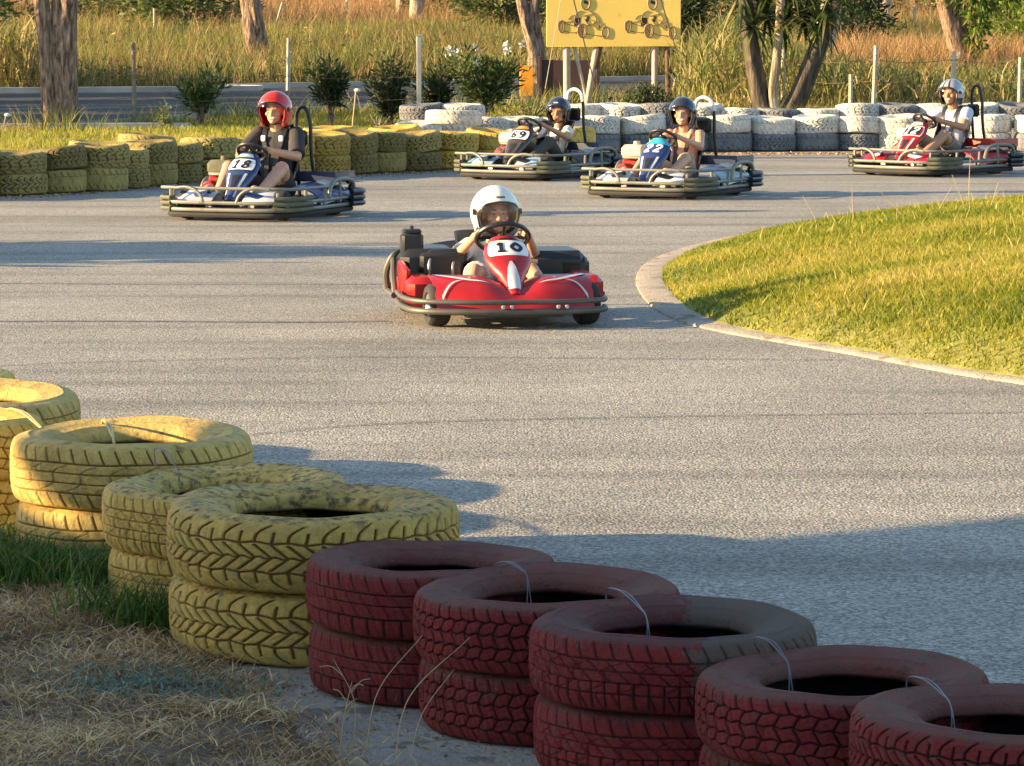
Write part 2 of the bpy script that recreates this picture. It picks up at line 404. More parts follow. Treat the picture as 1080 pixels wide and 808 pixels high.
# ---------------------------------------------------------------- blades
def blades(name, P, h, wd, bend, m, tint, lean=None, parent=None, seg=3, droop=0.0, kind=None, lin=0.0):
    """P (n,3) roots; every blade is a bent tapering strip of 'seg' pieces"""
    n = len(P); a = RNG.uniform(0, 2*PI, n); dirx, diry = np.cos(a), np.sin(a)
    if lean is not None: dirx = dirx*.6+lean[0]; diry = diry*.6+lean[1]
    fa = RNG.uniform(0, 2*PI, n); sx, sy = np.cos(fa), np.sin(fa)
    V = np.zeros((n, 2*seg+1, 3), np.float32)
    for k in range(seg+1):
        t = k/seg; off = bend*(t**(2-lin))*h; zz = h*(t-droop*t**3)
        cx = P[:, 0]+dirx*off; cy = P[:, 1]+diry*off; cz = P[:, 2]+zz
        ww = wd*(1-t**1.6)*.5*(1 if k else .7)
        if k < seg:
            V[:, 2*k] = np.stack([cx-sx*ww, cy-sy*ww, cz], 1); V[:, 2*k+1] = np.stack([cx+sx*ww, cy+sy*ww, cz], 1)
        else: V[:, 2*k] = np.stack([cx, cy, cz], 1)
    b = (np.arange(n)*(2*seg+1))[:, None]; Fq = []
    for k in range(seg-1): Fq.append(b+np.array([[2*k, 2*k+1, 2*k+3, 2*k+2]]))
    Ft = b+np.array([[2*seg-2, 2*seg-1, 2*seg]])
    o = npmesh(name, V.reshape(-1, 3), [np.concatenate(Fq), Ft] if Fq else [Ft], m, parent, attrs={'tint': np.repeat(tint, 2*seg+1)})
    if kind: tag(o, kind=kind)
    return o
def leaves(name, C, size, m, tint, parent=None, aspect=.35, updir=.2, V0=None, dirs=None):
    """C (n,3) leaf positions; pointed folded leaves, one six-vertex blade each"""
    n = len(C); size = np.broadcast_to(size, (n,))
    if dirs is None:
        D = RNG.normal(size=(n, 3)); D[:, 2] += updir; 
    else: D = dirs+RNG.normal(size=(n, 3))*.35
    D /= np.linalg.norm(D, axis=1)[:, None]
    S = np.cross(D, RNG.normal(size=(n, 3))); S /= np.linalg.norm(S, axis=1)[:, None]; N = np.cross(D, S)
    s = size[:, None]; V = np.zeros((n, 6, 3), np.float32)
    V[:, 0] = C; V[:, 1] = C+D*s*.35+S*s*aspect*.5-N*s*.02; V[:, 2] = C+D*s*.7+S*s*aspect*.35-N*s*.08
    V[:, 3] = C+D*s-N*s*.18; V[:, 4] = C+D*s*.7-S*s*aspect*.35-N*s*.08; V[:, 5] = C+D*s*.35-S*s*aspect*.5-N*s*.02
    b = (np.arange(n)*6)[:, None]
    return npmesh(name, V.reshape(-1, 3), [b+np.array([[1, 2, 4, 5]]), np.concatenate([b+np.array([[0, 1, 5]]), b+np.array([[2, 3, 4]])])], m, parent, smooth=False, attrs={'tint': np.repeat(tint, 6)})
g_isl = leafmat('island_grass', [(.07, .125, .010), (.16, .21, .017), (.30, .29, .03), (.42, .36, .07), (.54, .44, .16)], trans=.5)
g_verge = leafmat('verge_grass', [(.08, .13, .015), (.19, .24, .02), (.34, .32, .04), (.48, .36, .11)])
g_dry = leafmat('dry_grass', [(.12, .09, .038), (.25, .165, .065), (.38, .225, .09), (.43, .255, .115), (.58, .42, .24)])
g_weed = leafmat('field_weeds', [(.045, .08, .018), (.10, .14, .03), (.22, .23, .05), (.36, .28, .09), (.50, .38, .17)])
g_reed = leafmat('reed_leaf', [(.05, .07, .02), (.11, .14, .035), (.23, .23, .06), (.38, .29, .11), (.50, .38, .19)])
g_green = leafmat('fresh_grass', [(.025, .07, .01), (.05, .12, .016), (.10, .18, .03), (.2, .22, .06)])
g_straw = leafmat('straw', [(.16, .085, .032), (.40, .235, .09), (.64, .42, .175), (.85, .62, .32)], trans=.1)
# island
n = 210000; y = RNG.uniform(12.5, 29, n); x = RNG.uniform(.8, 1, n)*0+RNG.uniform(.8, 1.05+.16*y, n)
k = inpoly(x, y, isl); x, y = x[k], y[k]; z = mound(x, y)-.01; n = len(x)
dry = np.clip(.46+.32*noisy(x, y, .55, 2)+.25*noisy(x, y, 1.7, 5)+RNG.normal(0, .17, n), 0, 1)
de = segdist(x, y, E2); h = RNG.uniform(.025, .06, n)*(.5+.5*np.clip(de/.4, 0, 1)); tall = RNG.random(n) < .008; h = np.where(tall, h*2.0, h); dry = np.where(tall, .9, dry)
blades('island_grass', np.stack([x, y, z], 1), h, RNG.uniform(.006, .012, n), RNG.uniform(.2, .9, n), g_isl, dry, kind='stuff')
# verge between the far tyres and the road
YR = np.array(YROW)
n = 120000; y = RNG.uniform(30, 60, n); x = RNG.uniform(-.175, .175, n)*y
yb = np.interp(x, YR[:, 0], YR[:, 1])+.35; yb = np.where(x > -.6, np.maximum(yb, 42.9), yb)
yn = np.interp(x, [p[0] for p in near], [p[1] for p in near])-.3
k = (y > yb) & (y < yn); x, y = x[k], y[k]; n = len(x)
blades('verge_grass', np.stack([x, y, ground_z(x, y)-.02], 1), RNG.uniform(.05, .14, n)*(1+.5*noisy(x, y, .5, 1)), RNG.uniform(.01, .02, n), RNG.uniform(.2, .9, n), g_verge, np.clip(.60+.25*noisy(x, y, .7, 4)+RNG.normal(0, .2, n), 0, 1), kind='stuff')
# field of dry grass beyond the road
def farroad(x): return np.interp(x, [p[0] for p in far[::-1]], [p[1] for p in far[::-1]])
def field(name, n, y0, y1, hmin, hmax, wd, m, t0, dens=None, seed=0, kind='stuff', xr=None, road=True):
    u = RNG.random(n); y = y0+(y1-y0)*u**.8; x = RNG.uniform(-.17, .17, n)*y if xr is None else RNG.uniform(xr[0], xr[1], n)
    k = (y > farroad(x)+.5) if road else (y > 0)
    if dens is not None: k &= dens(x, y) > RNG.random(n)
    x, y = x[k], y[k]; n = len(x)
    hh = RNG.uniform(hmin, hmax, n)*(1+.35*noisy(x, y, .4, seed))
    t = np.clip(t0+.28*noisy(x, y, .33, seed+1)+RNG.normal(0, .2, n), 0, 1)
    return blades(name, np.stack([x, y, ground_z(x, y)-.05], 1), hh, RNG.uniform(wd*.6, wd*1.4, n), RNG.uniform(.1, .75, n), m, t, kind=kind)
field('dry_field_grass', 190000, 66, 132, .15, .85, .017, g_dry, .48, dens=lambda x, y: np.clip(.9-.7*np.exp(-((y-88)/6)**2)*(x < 3), 0, 1))
field('dry_bank_grass', 26000, 57, 70, .5, 1.25, .028, g_dry, .5, seed=12, xr=(4.2, 13.5), road=False)
field('field_weeds', 95000, 66, 84, .15, .95, .021, g_weed, .4, seed=3, dens=lambda x, y: np.clip(.55+.8*noisy(x, y, .35, 9), 0, 1))
field('short_field_grass', 45000, 80, 98, .12, .35, .04, g_weed, .45, seed=6)
# reeds on the right behind the white barrier
def reeds(name, xr, yr, n, hm, t0):
    x = RNG.uniform(*xr, n); y = RNG.uniform(*yr, n); 
    base = np.stack([x, y, ground_z(x, y)-.05], 1)
    return x, y, base
m_reed_stalk = mat('reed_stalk', (.30, .25, .11), .7, rnd=.2)
n = 3600; x = RNG.uniform(2.6, 11, n); y = RNG.uniform(48.6, 56, n); 
kk = (RNG.random(n) < np.clip(.6+.5*noisy(x, y, .8, 4), .12, 1)); x, y = x[kk], y[kk]
hh0 = np.interp(x, [2.5, 3.2, 4.4, 5.2, 8, 11], [1.0, 1.6, 1.3, .85, .75, .7])
kk = RNG.random(len(x)) < np.interp(x, [4.4, 5.4], [1, .5]); x, y, hh0 = x[kk], y[kk], hh0[kk]
n = len(x); rep = 9; xr_ = np.repeat(x, rep); yr_ = np.repeat(y, rep); hr = np.repeat(hh0, rep); f = np.tile(np.linspace(.03, .9, rep), n)
P = np.stack([xr_+RNG.normal(0, .04, len(xr_)), yr_+RNG.normal(0, .04, len(xr_)), f*hr*RNG.uniform(.8, 1.1, len(xr_))], 1)
P[:, 2] += ground_z(P[:, 0], P[:, 1])
blades('reed_bed', P, RNG.uniform(.25, .65, len(P)), RNG.uniform(.012, .036, len(P)), RNG.uniform(.3, 1.3, len(P)), g_reed, np.clip(.45+.3*noisy(P[:, 0], P[:, 1], .9, 2)-.25*(f < .3)*0+RNG.normal(0, .2, len(P))+.25*(f < .25), 0, 1), droop=.35, kind='stuff')
n = 16000; x = RNG.uniform(.8, 12, n); y = RNG.uniform(43.2, 46.5, n)
blades('barrier_weeds', np.stack([x, y, ground_z(x, y)-.03], 1), RNG.uniform(.15, .55, n)*np.interp(x, [0, 2, 4], [.6, .8, 1.1]), RNG.uniform(.012, .03, n), RNG.uniform(.2, .9, n), g_weed, np.clip(.5+.3*noisy(x, y, 1, 7)+RNG.normal(0, .2, n), 0, 1), kind='stuff')
# near patch of dead grass, soil and a green tuft
dirt = [at(*p) for p in ((-300, 560), (0, 585), (150, 630), (205, 672), (225, 700), (240, 716), (262, 728), (268, 748), (300, 762), (322, 786), (350, 800), (370, 820), (385, 850), (420, 880), (420, 1100), (-600, 1100))]
m_dirt = mat('near_soil', (.16, .11, .065), .95, var=.5, scale=9, bump=.9, bscale=50, spots=(.05, .038, .025), sscale=14, sth=.6)
DP = np.array(dirt); gx = np.arange(-4, .6, .05); gy = np.arange(4.2, 11.6, .05); X, Y = np.meshgrid(gx, gy); x = X.ravel(); y = Y.ravel(); ins = inpoly(x, y, DP); dd = segdist(x, y, np.vstack([DP, DP[:1]]))
z = .010+.05*np.clip(dd/.25, 0, 1)*(.7+.5*noisy(x, y, 2.5, 3)); nx = len(gx); I = (np.arange(len(gy)-1)[:, None]*nx+np.arange(nx-1)[None]).ravel(); Q = np.stack([I, I+1, I+nx+1, I+nx], 1); Q = Q[ins[Q].any(1)]
tag(npmesh('near_soil', np.stack([x, y, np.where(ins, z, .002)], 1), Q, m_dirt), kind='structure')
def nz(x, y): 
    dd = segdist(x, y, np.vstack([DP, DP[:1]])); return .010+.05*np.clip(dd/.25, 0, 1)*(.7+.5*noisy(x, y, 2.5, 3))
n = 105000; y = RNG.uniform(6.4, 10.4, n); x = RNG.uniform(-1.7, .25, n); k = inpoly(x, y, DP) | (segdist(x, y, np.vstack([DP, DP[:1]])) < np.abs(RNG.normal(0, .05, n))*(1+noisy(x, y, 4, 1))); x, y = x[k], y[k]
dens = np.clip(.7+.5*noisy(x, y, 3.2, 8)+.25*noisy(x, y, 9, 1), .12, 1); k = RNG.random(len(x)) < dens; x, y = x[k], y[k]; n = len(x)
blades('dead_grass', np.stack([x, y, nz(x, y)], 1), RNG.uniform(.008, .045, n), RNG.uniform(.002, .0052, n), RNG.uniform(.6, 3.2, n), g_straw, np.clip(RNG.normal(.42, .27, n)+.2*noisy(x, y, 4, 2), 0, 1), seg=4, droop=.45, kind='stuff', lin=RNG.uniform(0, 1.1, n))
# long loose straw
n = 900; y = RNG.uniform(6.7, 9.9, n); x = RNG.uniform(-1.6, .0, n); k = inpoly(x, y, DP); x, y = x[k], y[k]; n = len(x)
blades('loose_straw', np.stack([x, y, nz(x, y)+.01], 1), RNG.uniform(.02, .05, n), RNG.uniform(.0025, .005, n), RNG.uniform(2, 6, n), g_straw, np.clip(RNG.normal(.75, .2, n), 0, 1), seg=5, droop=.8, kind='stuff')
def tuft(px0, py0, n, rx, ry, hm):
    cx, cy = at(px0, py0); x = cx+RNG.normal(0, rx, n); y = cy+RNG.normal(0, ry, n); return x, y
T = [tuft(30, 625, 1900, .15, .13, 0), tuft(95, 632, 700, .08, .10, 0), tuft(160, 672, 420, .10, .06, 0), tuft(-60, 600, 1500, .2, .2, 0)]
x = np.concatenate([t[0] for t in T]); y = np.concatenate([t[1] for t in T]); n = len(x)
o = blades('green_grass_tuft', np.stack([x, y, nz(x, y)], 1), RNG.uniform(.05, .16, n), RNG.uniform(.004, .008, n), RNG.uniform(.15, .9, n), g_green, RNG.uniform(0, 1, n), seg=4, droop=.2, kind='stuff')
n = 1500; cx, cy = at(170, 742); x = cx+RNG.normal(0, .13, n); y = cy+RNG.normal(0, .10, n)
g_grey = leafmat('grey_weed', [(.10, .16, .13), (.15, .23, .18), (.22, .28, .2)])
leaves('low_grey_weed', np.stack([x, y, nz(x, y)+RNG.uniform(0, .03, n)], 1), RNG.uniform(.008, .022, n), g_grey, RNG.random(n), aspect=.3)['kind'] = 'stuff'

# broad-leaved scrub and weeds mixed into the field edge
n = 52000; y = 66+18*RNG.random(n)**1.4; x = RNG.uniform(-.17, .17, n)*y; k = (y > farroad(x)+.4) & (noisy(x, y, .9, 21)+.5*noisy(x, y, 2.7, 3)+RNG.normal(0, .15, n) > .35); x, y = x[k], y[k]; n = len(x)
g_scrub = leafmat('field_scrub_leaf', [(.03, .05, .015), (.07, .10, .025), (.16, .18, .04), (.33, .27, .09)])
leaves('field_scrub', np.stack([x, y, ground_z(x, y)+RNG.uniform(0, .75, n)*(.4+.6*RNG.random(n))], 1), RNG.uniform(.06, .16, n), g_scrub, np.clip(RNG.normal(.5, .25, n), 0, 1), aspect=.3, updir=.5)['kind'] = 'stuff'
# crumbs of soil, bark and straw blown on to the concrete and along the foot of the tyres
n = 2600; y = RNG.uniform(6.9, 8.6, n); x = RNG.uniform(-.75, .6, n); c0 = np.array(at(255, 715)); c1 = np.array(at(560, 815)); dd = segdist(x, y, np.array([c0, c1, at(800, 860)])); k = dd < np.abs(RNG.normal(0, .16, n)); x, y = x[k], y[k]; n = len(x)
leaves('litter', np.stack([x, y, np.full(n, .0095)], 1), RNG.uniform(.004, .02, n), g_straw, np.clip(RNG.normal(.2, .25, n), 0, 1), aspect=.35, dirs=np.stack([RNG.normal(size=n), RNG.normal(size=n), np.full(n, .02)], 1)*3)['kind'] = 'stuff'
# loose grit and rubber crumbs beside the barriers on the track
n = 5000; YA = np.array(YROW); u = RNG.random(n); x = RNG.uniform(-5, 9, n); yb = np.where(x < .6, np.interp(x, YA[:, 0], YA[:, 1]), 41.3); y = yb-np.abs(RNG.normal(0, .35, n))
leaves('track_grit', np.stack([x, y, np.full(n, .008)], 1), RNG.uniform(.01, .035, n), g_straw, np.clip(RNG.normal(.25, .3, n), 0, 1), aspect=.6, dirs=np.stack([RNG.normal(size=n), RNG.normal(size=n), np.full(n, .02)], 1)*3)['kind'] = 'stuff'
# ================================================================== TYRES
def gl(x, w):
    d = np.abs((x+.5) % 1-.5); return np.clip((1.12-d/w)*2.4, 0, 1)
def patA(u, v):
    a = np.abs(v); u2 = u+np.where(v > 0, .5, 0)
    mid = np.where(a < .40, gl(u2*2+a*2.6, .13), 0)
    cz = np.clip(1.3-np.abs(v-.03*np.sin(u*4*PI))/.03, 0, 1)
    ring = np.clip(1.3-np.abs(a-(.42+.07*np.abs(((u2*1) % 1)-.5)*2))/.035, 0, 1)
    sh = np.where(a > .45, gl(u2-.9*(a-.45)**1.0*1.2+.25*np.sin((a-.45)*5), .055), 0)
    sh2 = np.where((a > .45) & (a < .8), gl(u2*1+.5-.2*(a-.45), .05), 0)
    return np.maximum.reduce([mid*.9, cz, ring, sh, sh2])
def patB(u, v):
    g = np.zeros_like(v)
    for c, w in ((-.52, .03), (-.18, .022), (.16, .025), (.5, .03)): g = np.maximum(g, np.clip(1.3-np.abs(v-c)/w, 0, 1))
    a = np.abs(v); g = np.maximum(g, np.where(a > .55, gl(u*1.6+np.sign(v)*a*.8, .06), 0)*.9)
    g = np.maximum(g, np.where((a < .45), gl(u*.8-v*1.5+.3*np.sin(v*6), .035)*.5, 0)); return g
def patC(u, v):
    g = np.zeros_like(v); tr = np.abs((u % 1)-.5)*2-.5
    for c in (-.62, -.22, .2, .6): g = np.maximum(g, np.clip(1.35-np.abs(v-c-.09*tr)/.03, 0, 1))
    band = np.floor((v+1.02)/.41); g = np.maximum(g, gl(u+band*.37+v*.9*np.where(band % 2 == 0, 1, -1), .06)); return g
def patD(u, v):
    g = np.zeros_like(v)
    for c, w in ((-.42, .03), (.05, .02), (.42, .03)): g = np.maximum(g, np.clip(1.3-np.abs(v-c)/w, 0, 1))
    g = np.maximum(g, np.where(v < -.45, gl(u*1.1, .07), 0)); g = np.maximum(g, np.where(v > .5, gl(u*1.1+.3+v, .05), 0)*.7)
    g = np.maximum(g, np.where(np.abs(v) < .42, gl(u*1.1+v*1.2, .03), 0)*.45); return g
def patE(u, v):
    g = patB(u, v)*.8; g = np.maximum(g, np.where(v < -.2, gl(u*2, .08), 0)*.8); return np.maximum(g, np.where((v > -.18) & (v < .5), gl(u*1.5+v*2, .05), 0)*.6)
def tyre_mesh(name, pat, pitch, na, nt, m, depth=.030, hw=.236, bead=.55, seed=0):
    prof = [(bead, .110*hw/.236, 0), (bead+.008, .150*hw/.236, 0), (bead+.03, .175*hw/.236, 0), (.635, .192*hw/.236, 0), (.648, .205*hw/.236, 0), (.665, .203*hw/.236, 0), (.73, .222*hw/.236, 0), (.79, .235*hw/.236, 0), (.835, .236*hw/.236, 0), (.845, .241*hw/.236, 0), (.86, .234*hw/.236, 0), (.91, .226*hw/.236, 0), (.945, .215*hw/.236, 0)]
    n1 = len(prof); vv = np.linspace(1, -1, nt)
    tr = [(1-.035*abs(v)**4, .203*hw/.236*v, v) for v in vv]
    low = [(r, -z, 0) for r, z, _ in prof[::-1]]
    inner = [(bead+.01, -.08, 0), (.70, -.17*hw/.236, 0), (.84, -.185*hw/.236, 0), (.93, -.12, 0), (.945, 0, 0), (.93, .12, 0), (.84, .185*hw/.236, 0), (.70, .17*hw/.236, 0), (bead+.01, .08, 0)]
    allp = prof+tr+low+inner; R = np.array([p[0] for p in allp]); Z = np.array([p[1] for p in allp]); Vv = np.array([p[2] for p in allp])
    K = len(allp); ist = np.zeros(K); ist[n1:n1+nt] = 1; side = np.zeros(K); side[:n1] = 1; side[n1:n1+4] = .5; inn = np.zeros(K); inn[-len(inner):] = 1
    A = np.linspace(0, 2*PI, na, endpoint=False)[:, None]; Rr = np.broadcast_to(R, (na, K)).copy(); Zz = np.broadcast_to(Z, (na, K)).copy()
    g = pat(A/(2*PI)*pitch, np.broadcast_to(Vv, (na, K)))*ist*np.clip((1.03-np.abs(Vv))*14, 0, 1)
    Rr -= g*depth*(1-.3*np.abs(Vv)); 
    wob = .006*np.sin(3*A+seed)+.005*np.sin(5*A+seed*2)
    Rr += wob*(R > .8); Zz += .008*np.sin(2*A+seed*1.3)*(1-inn)+.004*np.sin(7*A+seed)
    # block faces never perfectly level
    Rr += ist*(1-g)*.0025*np.sin(A*pitch*2*PI*.37+Vv*7)
    V = np.stack([Rr*np.cos(A), Rr*np.sin(A), Zz], 2).reshape(-1, 3)
    i = np.arange(na)[:, None]; k = np.arange(K)[None]; i2 = (i+1) % na; k2 = (k+1) % K
    F = np.stack([i*K+k, i2*K+k, i2*K+k2, i*K+k2], 2).reshape(-1, 4)[:, ::-1]
    o = npmesh(name, V, F, m, attrs={'groove': g.ravel(), 'side': np.broadcast_to(side, (na, K)).ravel(), 'inner': np.broadcast_to(inn, (na, K)).ravel()})
    return o
def tyremat(name, paint, dirt, rub=(.028, .026, .025), wear=.60, sidewear=.12, fade=None, rnd=.08, rough=.6, patch=None, wscale=5.5, var=.2):
    m = bpy.data.materials.new(name); m.use_nodes = True; n = m.node_tree.nodes; L = m.node_tree.links; b = n['Principled BSDF']
    def at_(nm): a = n.new('ShaderNodeAttribute'); a.attribute_name = nm; return a.outputs['Fac']
    def mix(f, a, c):
        x = n.new('ShaderNodeMix'); x.data_type = 'RGBA'
        (L.new(f, x.inputs[0]) if hasattr(f, 'links') else setattr(x.inputs[0], 'default_value', f))
        (L.new(a, x.inputs[6]) if hasattr(a, 'links') else setattr(x.inputs[6], 'default_value', (*a, 1)))
        (L.new(c, x.inputs[7]) if hasattr(c, 'links') else setattr(x.inputs[7], 'default_value', (*c, 1))); return x.outputs[2]
    def math_(op, a, c):
        x = n.new('ShaderNodeMath'); x.operation = op
        for i, v in enumerate((a, c)):
            (L.new(v, x.inputs[i]) if hasattr(v, 'links') else setattr(x.inputs[i], 'default_value', v))
        return x.outputs[0]
    def rng(v, a, c, o0=0, o1=1):
        x = n.new('ShaderNodeMapRange'); L.new(v, x.inputs[0]); x.inputs[1].default_value = a; x.inputs[2].default_value = c; x.inputs[3].default_value = o0; x.inputs[4].default_value = o1; return x.outputs[0]
    tc = n.new('ShaderNodeTexCoord'); oi = n.new('ShaderNodeObjectInfo')
    ad = n.new('ShaderNodeVectorMath'); ad.operation = 'ADD'; L.new(tc.outputs['Object'], ad.inputs[0])
    cb = n.new('ShaderNodeCombineXYZ'); L.new(math_('MULTIPLY', oi.outputs['Random'], 37.0), cb.inputs[0]); L.new(cb.outputs[0], ad.inputs[1]); vec = ad.outputs[0]
    def noise(sc, det=6, ro=.6):
        t = n.new('ShaderNodeTexNoise'); t.inputs['Scale'].default_value = sc; t.inputs['Detail'].default_value = det; t.inputs['Roughness'].default_value = ro; L.new(vec, t.inputs[0]); return t.outputs[0]
    g, sd, inn = at_('groove'), at_('side'), at_('inner')
    sc = n.new('ShaderNodeVectorMath'); sc.operation = 'SCALE'; sc.inputs[0].default_value = paint
    v1 = rng(noise(2.2), .3, .7, 1-var, 1+var); v2 = rng(oi.outputs['Random'], 0, 1, 1-rnd, 1+rnd); L.new(math_('MULTIPLY', v1, v2), sc.inputs['Scale'])
    c = sc.outputs[0]
    # fine grime film
    c = mix(rng(noise(14, 8, .7), .45, .8, 0, .55), c, dirt)
    if fade: c = mix(rng(math_('MULTIPLY', sd, rng(noise(4), .25, .7, .55, 1)), 0, 1, 0, .85), c, fade)
    c = mix(rng(g, .2, .8, 0, .9), c, dirt)
    nw = math_('ADD', noise(wscale, 9, .68), math_('MULTIPLY', sd, sidewear))
    c = mix(rng(nw, wear-.05, wear, 0, .25), c, dirt); c = mix(rng(nw, wear, wear+.11, 0, .85), c, rub)
    # dried dust and scuffs
    c = mix(rng(noise(7, 10, .75), .5, .78, 0, .22 if paint[0] < .3 else .45), c, (.30, .25, .20) if paint[0] < .3 else (.40, .33, .20))
    c = mix(rng(noise(60, 4, .8), .60, .72, 0, .5), c, tuple(v*.35 for v in paint))
    if patch:
        sx = n.new('ShaderNodeSeparateXYZ'); L.new(tc.outputs['Object'], sx.inputs[0])
        f = rng(math_('ADD', sx.outputs[0], rng(noise(9), 0, 1, -.45, .45)), patch[0], patch[0]+.03); c = mix(math_('MULTIPLY', f, .85), c, patch[1])
    c = mix(inn, c, (.02, .018, .018))
    L.new(c, b.inputs['Base Color']); b.inputs['Roughness'].default_value = rough; b.inputs['Specular IOR Level'].default_value = .2
    bp = n.new('ShaderNodeBump'); bp.inputs['Strength'].default_value = .85; bp.inputs['Distance'].default_value = .02; L.new(noise(26, 8, .7), bp.inputs['Height']); L.new(bp.outputs[0], b.inputs['Normal'])
    return m
ty_y = tyremat('yellow_tyre_paint', (.68, .49, .15), (.20, .10, .03), wear=.68, sidewear=.09)
ty_yw = tyremat('worn_yellow_tyre_paint', (.66, .46, .12), (.19, .09, .025), wear=.68, sidewear=.17, wscale=13)
ty_yb = tyremat('bright_yellow_tyre_paint', (.74, .54, .12), (.30, .15, .03), wear=.74, sidewear=.02)
ty_m = tyremat('maroon_tyre_paint', (.23, .028, .028), (.03, .014, .014), wear=.66, sidewear=.05, fade=(.15, .088, .065), rough=.75)
ty_mp = tyremat('patchy_maroon_tyre_paint', (.24, .027, .028), (.03, .014, .014), wear=.68, sidewear=.05, fade=(.095, .058, .05), patch=(.10, (.12, .10, .08)), rough=.75)
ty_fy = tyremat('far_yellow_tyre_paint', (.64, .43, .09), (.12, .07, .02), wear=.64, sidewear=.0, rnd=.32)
ty_fyg = tyremat('far_grimy_shaded_yellow_tyre_paint', (.32, .25, .08), (.07, .05, .025), wear=.63, sidewear=.05, rnd=.35)  # darker copy of the far yellow: grime, plus shade painted into left stacks
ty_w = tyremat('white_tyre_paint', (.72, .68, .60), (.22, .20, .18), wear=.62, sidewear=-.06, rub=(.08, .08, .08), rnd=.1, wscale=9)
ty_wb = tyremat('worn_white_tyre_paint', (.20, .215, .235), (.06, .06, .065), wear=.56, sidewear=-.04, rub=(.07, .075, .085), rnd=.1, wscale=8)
NEARN = 1000
protos = {}
def near_mesh(key, pat, pitch, m, seed, **k):
    if key not in protos:
        o = tyre_mesh('tyre', pat, pitch, NEARN, 64, m, seed=seed, **k); protos[key] = o.data; bpy.data.objects.remove(o)
    return protos[key]
def put_tyre(me, x, y, z, R, wz, rot, label, group, tilt=(0, 0), m=None):
    o = bpy.data.objects.new('tyre', me); COL.objects.link(o)
    o.location = (x, y, z); o.rotation_euler = (tilt[0], tilt[1], rot); o.scale = (R, R, wz/(2*.236))
    if m: o.material_slots[0].link = 'OBJECT'; o.material_slots[0].material = m
    return tag(o, label, 'tyre', group)
GN = 'tyres stacked in the near barrier'
# centre px, base centre py, diameter, stack height, mesh key, material, description bottom, description top, topshift
STK = [
 (-190, 490, .70, .36, ('E', patE, 30), ty_y, None),
 (-92, 508, .72, .36, ('B', patB, 26), ty_yb, 'sunlit yellow stack farthest away, cut by the left edge'),
 (-33, 530, .74, .36, ('E', patE, 30), ty_y, 'sunlit yellow stack with dark scuffed top, second from the far end'),
 (-66, 562, .66, .36, ('C', patC, 36), ty_yb, 'bright yellow zigzag stack at the left edge beside the blue-patched one'),
 (141, 595, .695, .38, ('B2', patB, 30), ty_y, 'ribbed yellow stack that is half in sun behind the green grass'),
 (240, 640, .655, .335, ('E2', patE, 34), ty_yw, 'low yellow stack squeezed behind the big chevron tyres'),
 (330, 682, .73, .366, ('A', patA, 27), ty_yw, 'big yellow chevron tread stack next to the first maroon one'),
 (455, 728, .585, .312, ('D', patD, 40), ty_m, 'first maroon stack, touching the yellow tyres'),
 (578, 766, .595, .312, ('C2', patC, 52), ty_m, 'second maroon stack with blocky zigzag tread'),
 (709, 810, .60, .312, ('B3', patE, 30), ty_mp, 'third maroon stack, tread half bare grey'),
 (887, 862, .575, .285, ('C3', patC, 46), ty_m, 'fourth maroon stack with wavy block tread'),
 (1062, 914, .585, .29, ('A2', patA, 38), ty_m, 'nearest maroon stack in the bottom right corner'),
]
for i, (px, py, dia, h, (key, pat, pitch), m, desc) in enumerate(STK):
    x, y = at(px, py); R = dia/2; me = near_mesh(key, pat, pitch, m, i)
    if desc is None: desc = 'yellow stack beyond the left edge of the view'
    rot0 = RNG.uniform(-.4, .4)
    put_tyre(me, x+.004, y+.012, h*.25+.008, R*.985, h*.5, rot0+.7*(key != 'B3'), 'lower tyre of the '+desc, GN)
    put_tyre(me, x, y, h*.75+.008, R, h*.5, rot0*(key != 'B3'), 'upper tyre of the '+desc, GN, tilt=((.02, .012, .03, -.015, .015, .02, .0, -.01, .015, .0, .01, -.01)[i], (.01, -.02, .02, .02, .0, -.02, .012, .01, -.01, .0, -.02, .01)[i]))
# wire ties that bind the stacks
m_wire = mat('tie_wire', (.13, .15, .18), .5, metal=.3); m_strap = mat('yellowed_strap', (.45, .33, .12), .6)
def tie(p0, p1, z0, z1, m, label, r=.0014, over=.018):
    a = at(*p0, z0); b = at(*p1, z1); A = Vector((*a, z0)); B = Vector((*b, z1)); 
    mb = MB()
    for off in (0, .009):
        M_ = (A+B)/2+Vector((off, 0, over)); mb.tube(curve([A+Vector((off*.5, 0, -.05)), A, A.lerp(M_, .6)+Vector((0, 0, .006)), M_, B.lerp(M_, .45)+Vector((0, 0, .004)), B, B+Vector((off, -.01, -.06))], 26), r, 5)
    o = mb.build('wire_tie', m); return tag(o, label, 'wire tie', 'ties binding the near tyres')
tie((522, 597), (556, 608), .318, .316, m_wire, 'thin wire tie joining the first and second maroon tyres')
tie((640, 622), (682, 652), .318, .318, m_wire, 'blue-grey wire tie looped between the second and third maroon tyres')
tie((795, 674), (832, 703), .318, .292, m_wire, 'wire tie over the rim between the third and fourth maroon tyres')
tie((957, 716), (1003, 745), .292, .296, m_wire, 'wire tie dropping into the nearest maroon tyre at bottom right')
tie((108, 444), (120, 466), .392, .388, m_strap, 'straw-coloured strap across the opening of the half-sunlit yellow tyre', r=.004, over=.012)
tie((163, 474), (188, 498), .39, .345, m_wire, 'fine wire hanging from the half-sunlit yellow tyre to the low one')
tie((8, 432), (46, 456), .36, .37, m_strap, 'pale strap tying the zigzag yellow tyre at the left edge', r=.0035)
